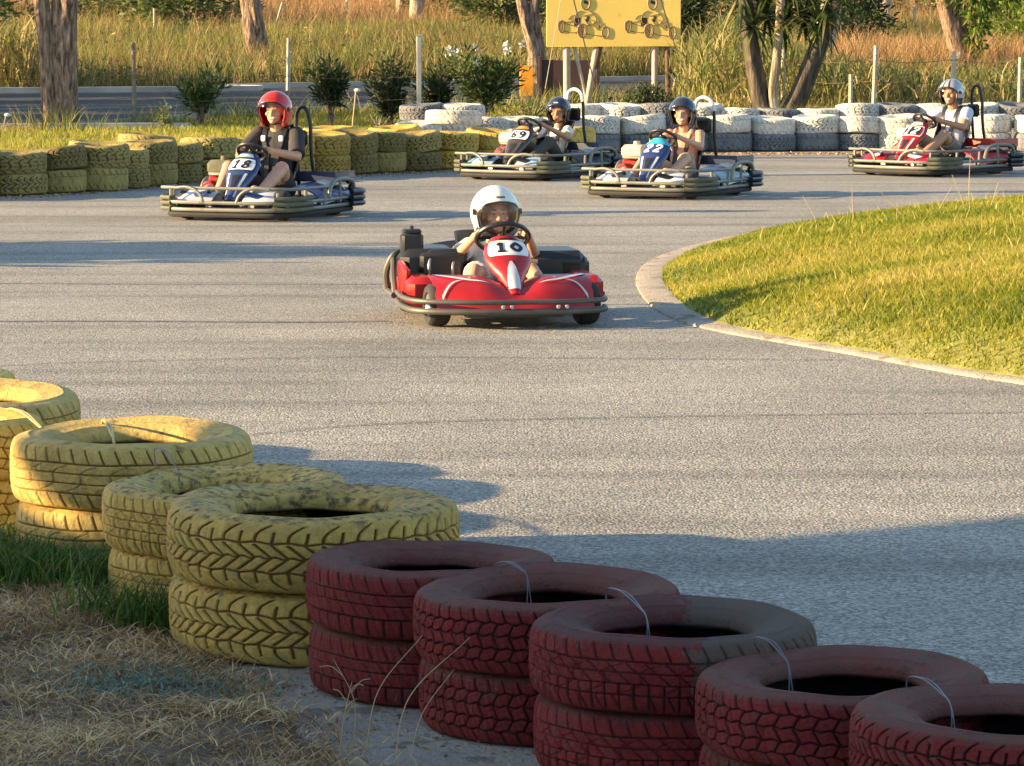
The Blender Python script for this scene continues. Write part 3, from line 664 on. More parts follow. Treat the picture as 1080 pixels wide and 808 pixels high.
# far barriers
fm = {}
for key, pat, pitch in (('a', patC, 20), ('b', patB, 16), ('c', patA, 15)):
    for mk, m in (('y', ty_fy), ('g', ty_fyg), ('w', ty_w), ('k', ty_wb)):
        o = tyre_mesh('tyre', pat, pitch, 300, 24, m, depth=.05, seed=len(fm)); fm[key+mk] = o.data; bpy.data.objects.remove(o)
def along(P, step):
    out = []; i = 0; pos = Vector(P[0]); acc = 0; k = 0; st = step() 
    P = [Vector(p) for p in P]; cur = P[0]
    out.append(cur.copy()); 
    for a, b in zip(P[:-1], P[1:]):
        L_ = (b-a).length; t = 0
        while acc+(L_-t) >= st:
            t += st-acc; out.append(a.lerp(b, t/L_)); acc = 0; st = step()
        acc += L_-t
    return out
rr = random.Random(4)
ys_ = along(YROW, lambda: rr.uniform(.50, .60))
GY = 'yellow tyres stacked in the far barrier'
for i, p in enumerate(ys_):
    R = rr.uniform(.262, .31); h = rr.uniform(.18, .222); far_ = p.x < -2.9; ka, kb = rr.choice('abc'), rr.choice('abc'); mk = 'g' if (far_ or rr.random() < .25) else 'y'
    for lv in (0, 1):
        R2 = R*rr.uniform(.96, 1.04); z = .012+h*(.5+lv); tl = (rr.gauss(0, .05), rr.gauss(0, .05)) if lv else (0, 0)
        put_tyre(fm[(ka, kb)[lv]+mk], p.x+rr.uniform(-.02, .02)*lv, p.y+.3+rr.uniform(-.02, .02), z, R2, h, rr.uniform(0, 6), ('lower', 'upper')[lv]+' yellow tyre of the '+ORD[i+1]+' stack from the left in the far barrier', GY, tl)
# a second, looser row leaning behind the first at the left
for j, (px, py, z, ds) in enumerate([(98, 196, .30, 'with a dark open top lying behind the first row by the big tree'), (150, 190, .33, 'leaning high behind the first row right of the big tree'), (60, 190, .10, 'under the open-topped one behind the left end of the row'), (150, 190, .10, 'under the leaning one behind the first row'), (345, 183, .36, 'sunlit and flat behind the red-helmeted driver'), (415, 178, .33, 'lying sunlit behind the row left of the white one')]):
    x, y = at(px, py); put_tyre(fm['abcabc'[j]+('g' if j < 4 else 'y')], x, y+.45, z+.02, .30, .2, j, 'yellow tyre '+ds, GY, (.06*(j % 2), .05))
GW = 'white tyres stacked in the far barrier'
ws_ = along(WROW, lambda: rr.uniform(.51, .60))
for i, p in enumerate(ws_):
    R = rr.uniform(.285, .315); h = rr.uniform(.195, .225); 
    for lv in (0, 1):
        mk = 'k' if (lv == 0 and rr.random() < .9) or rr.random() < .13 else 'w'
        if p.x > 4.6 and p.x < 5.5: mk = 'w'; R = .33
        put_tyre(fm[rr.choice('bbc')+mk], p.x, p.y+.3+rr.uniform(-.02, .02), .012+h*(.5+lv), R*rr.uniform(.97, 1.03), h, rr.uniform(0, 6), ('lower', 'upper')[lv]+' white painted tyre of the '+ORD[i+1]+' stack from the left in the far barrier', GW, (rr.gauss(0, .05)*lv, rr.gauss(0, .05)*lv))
bk = [(445+42*i) for i in range(16)]
n_ = 0
for i, px in enumerate(bk):
    x, y = at(px, 156); top = px in bk[0:2] or 600 < px < 760 or px > 900
    if i in (2, 3): continue
    n_ += 1
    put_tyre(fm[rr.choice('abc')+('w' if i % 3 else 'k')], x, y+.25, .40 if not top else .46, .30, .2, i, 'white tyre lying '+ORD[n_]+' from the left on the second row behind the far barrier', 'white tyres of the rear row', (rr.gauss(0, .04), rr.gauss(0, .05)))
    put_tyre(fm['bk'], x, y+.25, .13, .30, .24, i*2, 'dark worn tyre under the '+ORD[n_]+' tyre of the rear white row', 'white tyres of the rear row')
x, y = at(478, 172); put_tyre(fm['bw'], x, y+.2, .515, .33, .17, 1, 'big pale tyre lying by itself on top of the yellow row by the black kart', GW, (.0, .04))
# ================================================================== TREES, POSTS, SIGN
def barkmat(name, c1, c2, scale=5, light=(.5, .42, .33)):
    m = bpy.data.materials.new(name); m.use_nodes = True; n = m.node_tree.nodes; L = m.node_tree.links; b = n['Principled BSDF']
    tc = n.new('ShaderNodeTexCoord'); mp = n.new('ShaderNodeMapping'); mp.inputs['Scale'].default_value = (1, 1, .22); L.new(tc.outputs['Object'], mp.inputs[0])
    t = n.new('ShaderNodeTexNoise'); t.inputs['Scale'].default_value = scale*2.6; t.inputs['Detail'].default_value = 9; t.inputs['Roughness'].default_value = .65; t.inputs['Distortion'].default_value = .6; L.new(mp.outputs[0], t.inputs[0])
    r = n.new('ShaderNodeValToRGB'); e = r.color_ramp.elements; e[0].position = .38; e[0].color = (*c1, 1); e[1].position = .6; e[1].color = (*c2, 1); q = e.new(.72); q.color = (*light, 1)
    L.new(t.outputs[0], r.inputs[0]); L.new(r.outputs[0], b.inputs['Base Color']); b.inputs['Roughness'].default_value = .9
    bp = n.new('ShaderNodeBump'); bp.inputs['Strength'].default_value = 1; bp.inputs['Distance'].default_value = .06; L.new(t.outputs[0], bp.inputs['Height']); L.new(bp.outputs[0], b.inputs['Normal'])
    return m
bark = barkmat('rough_bark', (.07, .04, .028), (.36, .25, .17), scale=7, light=(.58, .46, .36)); bark_pale = barkmat('pale_bark', (.20, .14, .09), (.50, .42, .32), light=(.66, .58, .47)); bark_dark = barkmat('dark_bark', (.035, .028, .022), (.12, .095, .07), light=(.20, .16, .12))
l_olea = leafmat('oleander_leaf', [(.018, .035, .012), (.04, .07, .02), (.10, .14, .035), (.20, .25, .06)])
l_dark = leafmat('dark_leaf', [(.016, .028, .012), (.032, .052, .018), (.06, .085, .03), (.11, .13, .05)])
l_euc = leafmat('eucalyptus_leaf', [(.035, .055, .02), (.07, .10, .035), (.13, .165, .05), (.24, .25, .09)])
l_lime = leafmat('bright_leaf', [(.04, .08, .012), (.09, .15, .02), (.17, .24, .035), (.26, .30, .06)])
l_yucca = leafmat('sword_leaf', [(.02, .045, .018), (.05, .09, .03), (.14, .18, .05), (.34, .28, .13)])
m_flower = mat('white_petal', (.75, .72, .66), .6)
def trunk_mesh(mb, pts, r, seed=0, n=28, steps=40, ridg=.09):
    C = curve(pts, steps); V = []; F = []
    rs = [np.interp(i/steps, np.linspace(0, 1, len(r)), r) for i in range(steps+1)]
    for i, p in enumerate(C):
        for k in range(n):
            a = 2*PI*k/n; q = rs[i]*(1+ridg*math.sin(a*3+seed+p.z*1.1)+ridg*.5*math.sin(a*7+seed*2-p.z*2.3)+ridg*.35*math.sin(a*11+p.z*5+seed)*math.cos(p.z*6+a*2))
            V.append((p.x+math.cos(a)*q, p.y+math.sin(a)*q, p.z))
    for i in range(len(C)-1):
        for k in range(n): k2 = (k+1) % n; F.append((i*n+k, i*n+k2, (i+1)*n+k2, (i+1)*n+k))
    F.append(tuple((len(C)-1)*n+k for k in range(n))); mb.add(V, F)
def clump_pts(c, r, n, sub=None):
    """leaf positions in uneven clumps inside an ellipsoid"""
    c = np.array(c); r = np.array(r); sub = sub or max(6, n//90)
    D = RNG.normal(size=(sub, 3)); D /= np.linalg.norm(D, axis=1)[:, None]; S = c+D*r*RNG.uniform(.35, 1, (sub, 1))
    k = RNG.integers(0, sub, n); cr = RNG.uniform(.12, .34, sub)*min(r)*1.3; E = RNG.normal(size=(n, 3))
    return S[k]+E*cr[k][:, None]*.6, (S[k]+E*.3)-c
def tree(name, px, D, pts, r, crowns, label, cat='tree', bm=None, lm=None, leaf=.16, group=None, aspect=.3, t0=.5, zoff=0.0, ridg=.09, limbs=()):
    x = (px-540)/FPX*D*1.0; gz = float(ground_z(x, D))-.03+zoff
    root = empty(name, (x, D, gz), 0, label, cat, group); mb = MB()
    for i, (P, R) in enumerate(pts if isinstance(pts[0], tuple) and hasattr(pts[0][1], '__len__') and hasattr(pts[0][0][0], '__len__') else [(pts, r)]): trunk_mesh(mb, P, R, seed=px*.1+i*2, ridg=ridg)
    mb.build('trunk', bm or bark, root)
    if limbs:
        mb = MB()
        for P, R in limbs: trunk_mesh(mb, P, R, seed=len(P), n=10, steps=14, ridg=.05)
        mb.build('limb', bm or bark, root)
    if crowns:
        A = []; B = []
        for c, rr_, n in crowns:
            p, dd = clump_pts(c, rr_, n); A.append(p); B.append(dd)
        A = np.concatenate(A); B = np.concatenate(B); n = len(A); B /= (np.linalg.norm(B, axis=1)[:, None]+1e-6); B[:, 2] -= .5
        leaves('crown', A, RNG.uniform(leaf*.6, leaf*1.3, n), lm or l_euc, np.clip(RNG.normal(t0, .22, n), 0, 1), root, aspect=aspect, dirs=B)
    return root
# big double-stemmed tree at the left
tree('gum_tree', 61, 51.5, [([(-.04, 0, -.1), (-.07, -.04, .35), (-.14, -.06, 1.2), (-.27, -.04, 2.6), (-.5, .1, 4.5), (-.8, 0, 7)], [.21, .15, .125, .11, .10, .08]), ([(.1, .1, -.1), (.08, .08, .4), (.12, .04, 1.3), (.22, .04, 2.6), (.5, 0, 4.8), (1.1, 0, 7.4)], [.28, .225, .205, .19, .16, .1])], None,
     [((-.8, 0, 7.6), (1.8, 1.8, 1.3), 2500), ((1.3, 0, 8), (2, 2, 1.4), 2500)], 'big gum tree with two fused flaking trunks, left of the road, sunlit bark', lm=l_euc, leaf=.2, ridg=.10)
tree('gum_tree', 268, 75, [([(.12, 0, -.1), (.05, 0, .5), (-.05, 0, 1.3), (-.22, 0, 2.4), (-.4, 0, 4), (-.5, 0, 7)], [.28, .22, .19, .18, .16, .1]), ([(.2, .1, -.1), (.14, .1, .6), (.0, 0, 1.4), (-.05, .1, 2.4), (.1, 0, 4.5), (.6, 0, 7)], [.28, .22, .20, .17, .14, .1])], None,
     [((-.3, 0, 7.5), (2, 2, 1.5), 1500)], 'leaning gum tree with grey-brown trunk standing alone in the dry field behind the road', leaf=.25)
def simple(px, D, w, label, lean=0, bm=None, crown=None, **k):
    s = FPX/D; r = w/s/2
    return tree('gum_tree', px, D, [(-lean*.1, 0, -.2), (0, 0, .8), (lean*.4, 0, 2.2), (lean, 0, 4.2), (lean*1.6, .2, 7)], [r*1.25, r, r*.95, r*.8, r*.6], crown if crown is not None else [((lean*1.6, 0, 7.2), (1.8, 1.8, 1.3), 500)], label, bm=bm, group='gum trees at the back of the field', leaf=.3, **k)
simple(404, 104, 5, 'thin pale tree trunk, farthest left of the group behind the oleanders', bm=bark_pale)
simple(423, 100, 8, 'pale tree trunk between the thin one and the sunlit one behind the oleanders', bm=bark_pale)
simple(440, 96, 14, 'straight sunlit pale tree trunk directly above the metal post', -.1, bm=bark_pale)
simple(455, 108, 7, 'slim shadowed trunk just right of the straight sunlit one', bm=bark)
simple(932, 92, 12, 'bright cream tree trunk at the top edge left of the scorched trunk', .05, bm=bark_pale)
simple(367, 104, 5, 'thin leafless sapling trunk at the top edge above the small dark oleander', .25, bm=bark_dark)
simple(1063, 90, 15, 'brown tree trunk near the top right corner', .3, bm=bark)
simple(790, 100, 9, 'dim trunk behind the sword-leaved tree', .1, bm=bark)
tree('gum_tree', 557, 70, [([(.15, 0, -.1), (.12, 0, .7), (-.05, 0, 1.4), (-.2, 0, 2.2), (-.16, 0, 3.4), (0, 0, 6)], [.16, .13, .13, .12, .1, .07]), ([(.25, 0, -.1), (.22, .1, .8), (.12, 0, 1.5), (.2, 0, 2.4), (.25, 0, 4), (.4, 0, 6)], [.14, .12, .11, .10, .09, .06])], None, [((.2, 0, 6.4), (1.6, 1.6, 1.1), 900)], 'curved twin-stemmed tree just left of the yellow signboard', leaf=.2)
tree('gum_tree', 1010, 62, [([(.1, 0, -.1), (.05, 0, .8), (-.15, 0, 1.5), (-.35, 0, 2.4), (-.5, 0, 4), (-.6, 0, 6.5)], [.27, .24, .22, .21, .17, .11])], None, [((-.6, 0, 6.8), (1.6, 1.6, 1.2), 900), ((.35, -.2, 2.15), (.85, .6, .75), 1500), ((.3, -.3, 1.35), (.35, .3, .45), 420)], 'scorched-looking pale trunk with a mass of hanging green leaves on its right side', lm=l_lime, bm=bark, leaf=.14, t0=.35)
tree('gum_tree', 873, 60, [([(-.25, 0, -.1), (-.18, 0, .8), (-.02, 0, 1.6), (.1, 0, 2.6), (.4, 0, 5)], [.23, .21, .19, .16, .11])], None, [((.4, 0, 5.4), (1.4, 1.4, 1), 600)], 'cream flaking trunk seen behind the right arm of the sword-leaved tree', bm=bark_pale, leaf=.2)
# sword-leaved tree (yucca)
def rosette(A, Dn, c, n, ln, up=.3):
    d_ = RNG.normal(size=(n, 3)); d_[:, 2] = d_[:, 2]*.7+up; d_ /= np.linalg.norm(d_, axis=1)[:, None]
    A.append(np.array(c)+d_*.05); Dn.append(d_*ln)
def yucca(px, D, stems, label, ros, base_z=0, t0=.42, wd=.055):
    x = (px-540)/FPX*D; root = empty('yucca_tree', (x, D, float(ground_z(x, D))-.03), 0, label, 'tree'); mb = MB(); mb2 = MB()
    for P, R, pale in stems: trunk_mesh(mb2 if pale else mb, P, R, seed=R[0]*30, ridg=.07)
    mb.build('trunk', bark_dark, root); 
    if mb2.v: mb2.build('trunk', bark_pale, root)
    A, Dn = [], []
    for c, n, ln in ros: rosette(A, Dn, c, n, ln)
    A = np.concatenate(A); Dn = np.concatenate(Dn); n = len(A); L_ = np.linalg.norm(Dn, axis=1); u = Dn/L_[:, None]
    S = np.cross(u, [0, 0, 1.0]); S /= np.linalg.norm(S, axis=1)[:, None]+1e-6; L_ = L_*RNG.uniform(.7, 1.15, n); seg = 4; V = np.zeros((n, 2*seg+1, 3))
    sag = RNG.uniform(.0, .45, n)
    for k in range(seg+1):
        t = k/seg; c = A+u*(L_*t)[:, None]; c[:, 2] -= sag*L_*t**2.2; w_ = wd*(1-t**2)*(.55+.9*min(t*3, 1)*.5)
        if k < seg: V[:, 2*k] = c-S*w_/2; V[:, 2*k+1] = c+S*w_/2
        else: V[:, 2*k] = c
    b = (np.arange(n)*(2*seg+1))[:, None]
    npmesh('crown', V.reshape(-1, 3), [np.concatenate([b+np.array([[2*k, 2*k+1, 2*k+3, 2*k+2]]) for k in range(seg-1)]), b+np.array([[2*seg-2, 2*seg-1, 2*seg]])], l_yucca, root, smooth=False, attrs={'tint': np.repeat(np.clip(RNG.normal(t0, .25, n), 0, 1), 2*seg+1)})
    return root
yucca(816, 47.5, [([(-.05, 0, -.1), (-.12, 0, .25), (-.25, 0, .8), (-.36, 0, 1.4), (-.46, 0, 2.2), (-.55, 0, 3.2)], [.2, .15, .13, .115, .10, .08], 0),
                  ([(.08, 0, -.1), (.12, 0, .2), (.33, 0, .6), (.55, 0, 1.15), (.78, .0, 1.8), (1.1, 0, 2.9)], [.26, .19, .155, .14, .12, .09], 0),
                  ([(0, -.1, .35), (-.03, -.1, .7), (.03, -.12, 1.3), (.07, -.1, 2.0), (.1, 0, 3)], [.07, .065, .06, .06, .05], 1)],
      'dark yucca tree whose thick trunks fan out in a V behind the white barrier',
      [((-.3, -.05, 1.6), 60, .5), ((-.1, .2, 1.75), 80, .6), ((.12, -.05, 1.65), 60, .45), ((.42, .1, 1.7), 90, .6), ((.62, -.1, 1.65), 80, .5), ((.75, 0, 1.9), 80, .6), ((-.45, .1, 2.1), 90, .6), ((.25, .2, 2.15), 90, .6), ((.95, 0, 2.4), 70, .6), ((-.5, 0, 3), 90, .7), ((1.1, 0, 2.9), 90, .7)])
# oleanders and bushes
def bush(px, py, D, h, w, n, label, lm=l_olea, leaf=.13, stems=7, flowers=0, group=None, t0=.4, low=.25, cat='shrub', aspect=.22, bm=None, name='oleander_shrub'):
    x = (px-540)/FPX*D; gz = float(ground_z(x, D)); root = empty(name, (x, D, gz-.03), 0, label, cat, group); mb = MB(); A = []; Dd = []
    for k in range(stems):
        a = 2*PI*k/stems+RNG.uniform(-.4, .4); rad = RNG.uniform(.15, 1)*w/2; hh = h*RNG.uniform(.6, 1)*(1-.25*rad/(w/2)); e = np.array([math.cos(a)*rad, math.sin(a)*rad*.7, hh])
        P = [Vector((0, 0, 0)), Vector((e[0]*.15, e[1]*.15, hh*.3)), Vector((e[0]*.55, e[1]*.55, hh*.65)), Vector(e)]; C = curve(P, 10)
        mb.tube(C, [.028*h*(1-.75*i/10) for i in range(11)], 6)
        m_ = int(n*.7)//stems; t = RNG.uniform(low, 1.05, m_); i0 = np.clip((t*10).astype(int), 0, 9); Cn = np.array([tuple(c) for c in C]); p = Cn[i0]+(Cn[i0+1]-Cn[i0])*(t*10-i0)[:, None]
        jit = RNG.normal(size=(m_, 3))*np.array([.16*w, .14*w, .09*h])*(.35+.65*t)[:, None]*RNG.uniform(.3, 1); A.append(p+jit); q = jit/np.linalg.norm(jit, axis=1)[:, None]; q[:, 2] += .7; Dd.append(q)
    mb.build('trunk', bm or bark, root); A = np.concatenate(A); Dd = np.concatenate(Dd); n = len(A)
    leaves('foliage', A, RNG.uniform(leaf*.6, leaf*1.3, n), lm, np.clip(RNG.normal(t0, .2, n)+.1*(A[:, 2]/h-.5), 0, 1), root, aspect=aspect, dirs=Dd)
    if flowers:
        k = np.argsort(-A[:, 2]+RNG.normal(0, .25, n))[:flowers]; P = np.repeat(A[k]+[0, -.06, .03], 14, 0)+RNG.normal(size=(flowers*14, 3))*.028
        leaves('blossom', P, .05, m_flower, np.ones(len(P)), root, aspect=.9)
    return root
GO = 'oleanders along the roadside'
bush(213, 0, 52.5, 1.05, .75, 1000, 'small sparse oleander shrub on the verge right of the big tree', t0=.55, leaf=.15, group=GO, low=.5)
bush(175, 0, 50, .42, .4, 160, 'tiny seedling shrub on the verge by the big tree', t0=.75, leaf=.09, group=GO, low=.4)
bush(350, 0, 52.5, 1.25, .85, 1500, 'dark lollipop-shaped oleander shrub right of the white-topped fence post', l_dark, leaf=.14, t0=.3, group=GO, low=.5)
bush(412, 0, 53, 1.22, 1.0, 2200, 'dense dark oleander shrub left of the metal post', l_dark, leaf=.12, t0=.42, group=GO)
bush(462, 0, 53.5, 1.15, .85, 1800, 'spreading dark oleander shrub right of the metal post', l_dark, leaf=.13, t0=.35, group=GO, low=.3)
bush(513, 0, 54, 1.38, 1.15, 2600, 'oleander shrub with bright green top and white blossoms', l_olea, leaf=.15, t0=.58, flowers=9, group=GO, low=.42, bm=bark_pale)
bush(683, 0, 49.5, .85, .95, 3200, 'rounded dark green bush below the right end of the signboard', l_dark, leaf=.085, t0=.5, aspect=.3, low=.15, name='bush', cat='bush')
for k, (px, D, h, w, lb) in enumerate([(560, 52, .5, 1.1, 'low grey-green scrub under the orange panel'), (610, 51, .5, 1.2, 'low grey-green scrub at the foot of the sign posts'), (650, 51.5, .45, .9, 'low grey-green scrub between sign posts and dark bush'), (400, 50, .38, .5, 'wispy pale weed below the dense dark oleander'), (435, 50.3, .5, .35, 'wispy pale twigs at the base of the metal post')]):
    bush(px, 0, D, h, w, 900 if k < 3 else 170, lb, l_euc, leaf=.07, t0=.35, name='scrub_bush', cat='bush', low=.1, group='scrub on the verge', stems=9, bm=bark_pale)
n = 9000; x = RNG.uniform(-9, 4, n); y = np.interp(x, [p[0] for p in near], [p[1] for p in near])-np.abs(RNG.normal(0, 1.2, n))-.3; k = (noisy(x, y, 1.3, 31)+RNG.normal(0, .25, n) > .25) & (y > 44); x, y = x[k], y[k]; n = len(x)
blades('roadside_weeds', np.stack([x, y, ground_z(x, y)-.02], 1), RNG.uniform(.12, .5, n), RNG.uniform(.01, .03, n), RNG.uniform(.2, .9, n), g_weed, np.clip(RNG.normal(.45, .25, n), 0, 1), kind='stuff')
# bushes and trees that close the view
def backtree(px, D, py, rx, rz_, n, label, lm=l_euc, t0=.5, leaf=.2, tr=.12):
    x = (px-540)/FPX*D; cz = max(.7, CAM_H+(30-py)*D/FPX-float(ground_z(x, D))); root = empty('bushy_tree', (x, D, float(ground_z(x, D))-.05), 0, label, 'tree', 'bushy trees behind the field'); mb = MB()
    mb.tube(curve([(0, 0, 0), (.1, 0, cz*.5), (0, 0, cz)], 10), [tr*(1-.06*i) for i in range(11)], 8)
    for k in range(5): a = k*1.3; mb.tube(curve([(0, 0, cz*.3), (math.cos(a)*rx*.4, math.sin(a)*rx*.3, cz*.75), (math.cos(a)*rx*.75, math.sin(a)*rx*.5, cz*.95)], 6), [tr*.6*(1-.11*i) for i in range(7)], 6)
    mb.build('trunk', bark, root); p, dd = clump_pts((0, 0, cz), (rx, rx*.8, rz_), n, sub=max(14, n//60)); dd /= np.linalg.norm(dd, axis=1)[:, None]
    leaves('crown', p, RNG.uniform(leaf*.6, leaf*1.3, n), lm, np.clip(RNG.normal(t0, .22, n), 0, 1), root, dirs=dd, aspect=.35)
for a in [
 (28, 96, 2, 2.0, 1.6, 2600, 'green tree crown behind the big gum tree at the top left'), (140, 92, 4, 1.7, 1.0, 3000, 'low olive-green tree right of the big gum tree at the top edge'),
 (195, 88, 14, 1.5, 1.15, 3200, 'spreading olive-green tree reaching down towards the road sapling'), (236, 97, -2, 1.3, 1.1, 1800, 'grey-green crown directly behind the leaning gum'),
 (395, 112, 0, 1.9, 1.7, 2600, 'grey-green crown behind the row of pale trunks'), (470, 100, 16, 1.5, 1.3, 3000, 'sunlit light crown right of the pale trunks'),
 (525, 92, 22, 1.3, 1.3, 3200, 'olive-green bushy crown between the pale trunks and the curved tree', ), (610, 96, 10, 1.9, 1.7, 3000, 'shaded crown behind the signboard'),
 (712, 74, 22, .8, 1.5, 3400, 'dark leafy crown just right of the signboard', l_dark, .4, .15), (760, 80, 10, 1.4, 1.5, 3200, 'dark crown left of the yucca tree', l_dark, .45, .17),
 (850, 84, 8, 1.5, 1.6, 3200, 'dark crown behind the yucca tree', l_dark, .5, .17), (900, 76, 18, .9, 1.1, 2600, 'dark green shrubby tree left of the cream trunk', l_dark, .35, .15),
 (965, 98, 0, 1.5, 1.0, 1800, 'pale green crown between the cream and scorched trunks'), (1078, 80, 8, 1.1, 1.0, 2400, 'bright green crown in the top right corner', l_lime, .5, .16), (1085, 70, 42, .9, .8, 1600, 'bright green sprig at the right edge', l_lime, .6, .15),
 (320, 118, -16, 2.0, 1.5, 1800, 'distant brownish crown at the top centre-left'), (-25, 85, 12, 1.6, 1.6, 2000, 'leafy crown at the left edge')]:
    backtree(*a)
# wood closing the horizon
n = 26000; x = RNG.uniform(-34, 34, n); y = RNG.uniform(132, 150, n); zz = ground_z(x, y)+RNG.uniform(0, 7, n)*(.75+.3*noisy(x, y, .12, 3))
leaves('far_wood', np.stack([x, y, zz], 1), RNG.uniform(.35, .75, n), l_dark, np.clip(RNG.normal(.55, .25, n), 0, 1), aspect=.5)['kind'] = 'stuff'
# arching sedges at far left
n = 700; x = RNG.uniform(-11, -9.6, n); y = RNG.uniform(66.2, 69, n)
blades('tall_sedge', np.stack([x, y, ground_z(x, y)+RNG.uniform(0, .9, n)], 1), RNG.uniform(.5, 1.1, n), RNG.uniform(.03, .06, n), RNG.uniform(.3, 1.2, n), g_reed, np.clip(RNG.normal(.6, .2, n), 0, 1), droop=.3, kind='stuff')
# ---------------------------------------------------------------- fence
m_wood = mat('grey_post_wood', (.22, .18, .12), .9, var=.35, scale=8, bump=.4); m_metal = mat('galvanised_post', (.30, .33, .33), .55, metal=.3, var=.2); m_white = mat('whitewashed_post', (.48, .42, .32), .85, var=.2, scale=7, spots=(.3, .24, .17), sscale=9, sth=.62)
GP = 'fence posts along the road'
def post(px, D, ytop, r, m, label, lean=0, square=False):
    r *= .75
    x = (px-540)/FPX*D; gz = float(ground_z(x, D)); zt = CAM_H+(30-ytop)*D/FPX; root = empty('fence_post', (x, D, gz-.05), 0, label, 'post', GP); h = zt-gz+.05; mb = MB()
    if square:
        mb.box((0, 0, h/2), (r*2, r*2, h)); mb.build('shaft', m, root); q = MB(); q.box((0, 0, h+.012), (r*2.3, r*2.3, .024)); q.build('cap', m, root)
    else:
        mb.tube([(lean*t*h, 0, t*h) for t in (0, .3, .6, 1)], [r*1.1, r*1.02, r, r*.93], 9); mb.build('shaft', m, root)
        q = MB()
        for zz in (.35, .65, .9): q.tube([(lean*zz*h+r*1.12*math.cos(a), r*1.12*math.sin(a), h*zz) for a in np.linspace(0, 2*PI, 13)[:-1]], .004, 4, closed=True)
        q.build('wire_wrap', m_metal, root)
post(143, 52.3, 45, .045, m_wood, 'weathered grey-brown wooden post on the verge right of the big tree')
post(304.5, 66.5, 40, .05, m_white, 'pale wooden post standing at the far kerb above the red helmet', .02)
post(442.5, 52, 38, .05, m_metal, 'grey-green metal post between the dark oleanders', 0, True)
post(896, 46.5, 78, .04, m_white, 'short white post behind the white barrier left of the tall tan one')
post(919, 47, 48, .04, m_white, 'tall tan post behind the white barrier, leaning slightly', .03)
post(1004, 48, 54, .05, m_white, 'thick white post directly behind the striped helmet')
post(1073, 47, 60, .04, m_white, 'white post near the right edge behind the barrier', .01)
post(825, 49.5, 52, .045, m_white, 'white post seen between the yucca trunks')
post(165, 84, 9, .04, m_white, 'slim pale post in front of the olive-green trees at the top left')
post(367, 98, -10, .04, m_white, 'thin white post at the top edge of the dry field')
post(962, 84, 6, .05, m_white, 'short white post on the bank between the cream and scorched trunks')
post(918, 88, 5, .05, m_white, 'small white post at the top edge left of the cream trunk')
post(289, 90, 3, .04, m_white, 'small tilted white stake in the dry field right of the leaning gum', .3)
post(194, 50.5, 131, .03, m_wood, 'short dark stub post on the grass behind the yellow tyres')
post(207, 51.6, 118, .02, m_wood, 'slim short stake beside the road left of the red helmet', .03)
m_rust_wire = mat('rusty_wire', (.12, .09, .07), .8)
def wirefence(P, zs, label):
    mb = MB()
    for z in zs:
        for a, b in zip(P[:-1], P[1:]):
            A = Vector((a[0], a[1], float(ground_z(*a))+z)); B = Vector((b[0], b[1], float(ground_z(*b))+z)); mb.tube(curve([A, (A+B)/2-Vector((0, 0, .05)), B], 10), .004, 4)
    tag(mb.build('fence_wire', m_rust_wire), label, 'wire', 'strands of fence wire')
def W(px, D): return ((px-540)/FPX*D, D)
wirefence([W(-60, 51), W(143, 52.3), W(292, 52.2), W(442, 52)], [.45, .8], 'sagging fence wires strung between the wooden and metal posts beside the road')
wirefence([W(825, 49.5), W(919, 47.1), W(1004, 48), W(1073, 47.1), W(1180, 47)], [.45, .8, 1.1], 'fence wires strung behind the white barrier between the white posts')
# ---------------------------------------------------------------- signboard
SD = 56.0; sg = float(ground_z(.6, SD))
m_board = mat('sign_yellow', (.78, .56, .13), .65, var=.1, scale=1.5, spots=(.60, .42, .12), sscale=5, sth=.64); m_ink = mat('sign_ink', (.06, .04, .035), .7); m_ink2 = mat('sign_brown_ink', (.28, .17, .08), .7); m_rust = mat('rusty_steel', (.12, .07, .05), .85, var=.4)
bx0, bx1 = (576-540)/FPX*SD, (717-540)/FPX*SD; z0 = CAM_H+(30-49)*SD/FPX; z1 = z0+1.38
sign = empty('signboard', ((bx0+bx1)/2, SD, sg-.05), 0, 'large yellow signboard with two racing kart drawings on pale posts', 'sign'); ox = (bx0+bx1)/2; oz = sg-.05
mb = MB(); mb.box((0, 0, (z0+z1)/2-oz), (bx1-bx0, .04, z1-z0), bev=.008); mb.build('board', m_board, sign)
def spost(p0, p1, r=.055, m=m_white):
    a = Vector(((p0[0]-540)/FPX*SD-ox, .06, CAM_H+(30-p0[1])*SD/FPX-oz)); b = Vector(((p1[0]-540)/FPX*SD-ox, .06, CAM_H+(30-p1[1])*SD/FPX-oz)); q = MB(); q.tube([a, (a+b)/2, b], r, 10); return q.build('post', m, sign)
spost((597, 10), (598, 114), .06); spost((634, 20), (618, 114), .055); spost((601, 30), (618, 104), .03); spost((633, 44), (627, 72), .058, m_rust); spost((690, 20), (690, 114), .05); spost((703, 20), (704, 114), .05, m_rust)
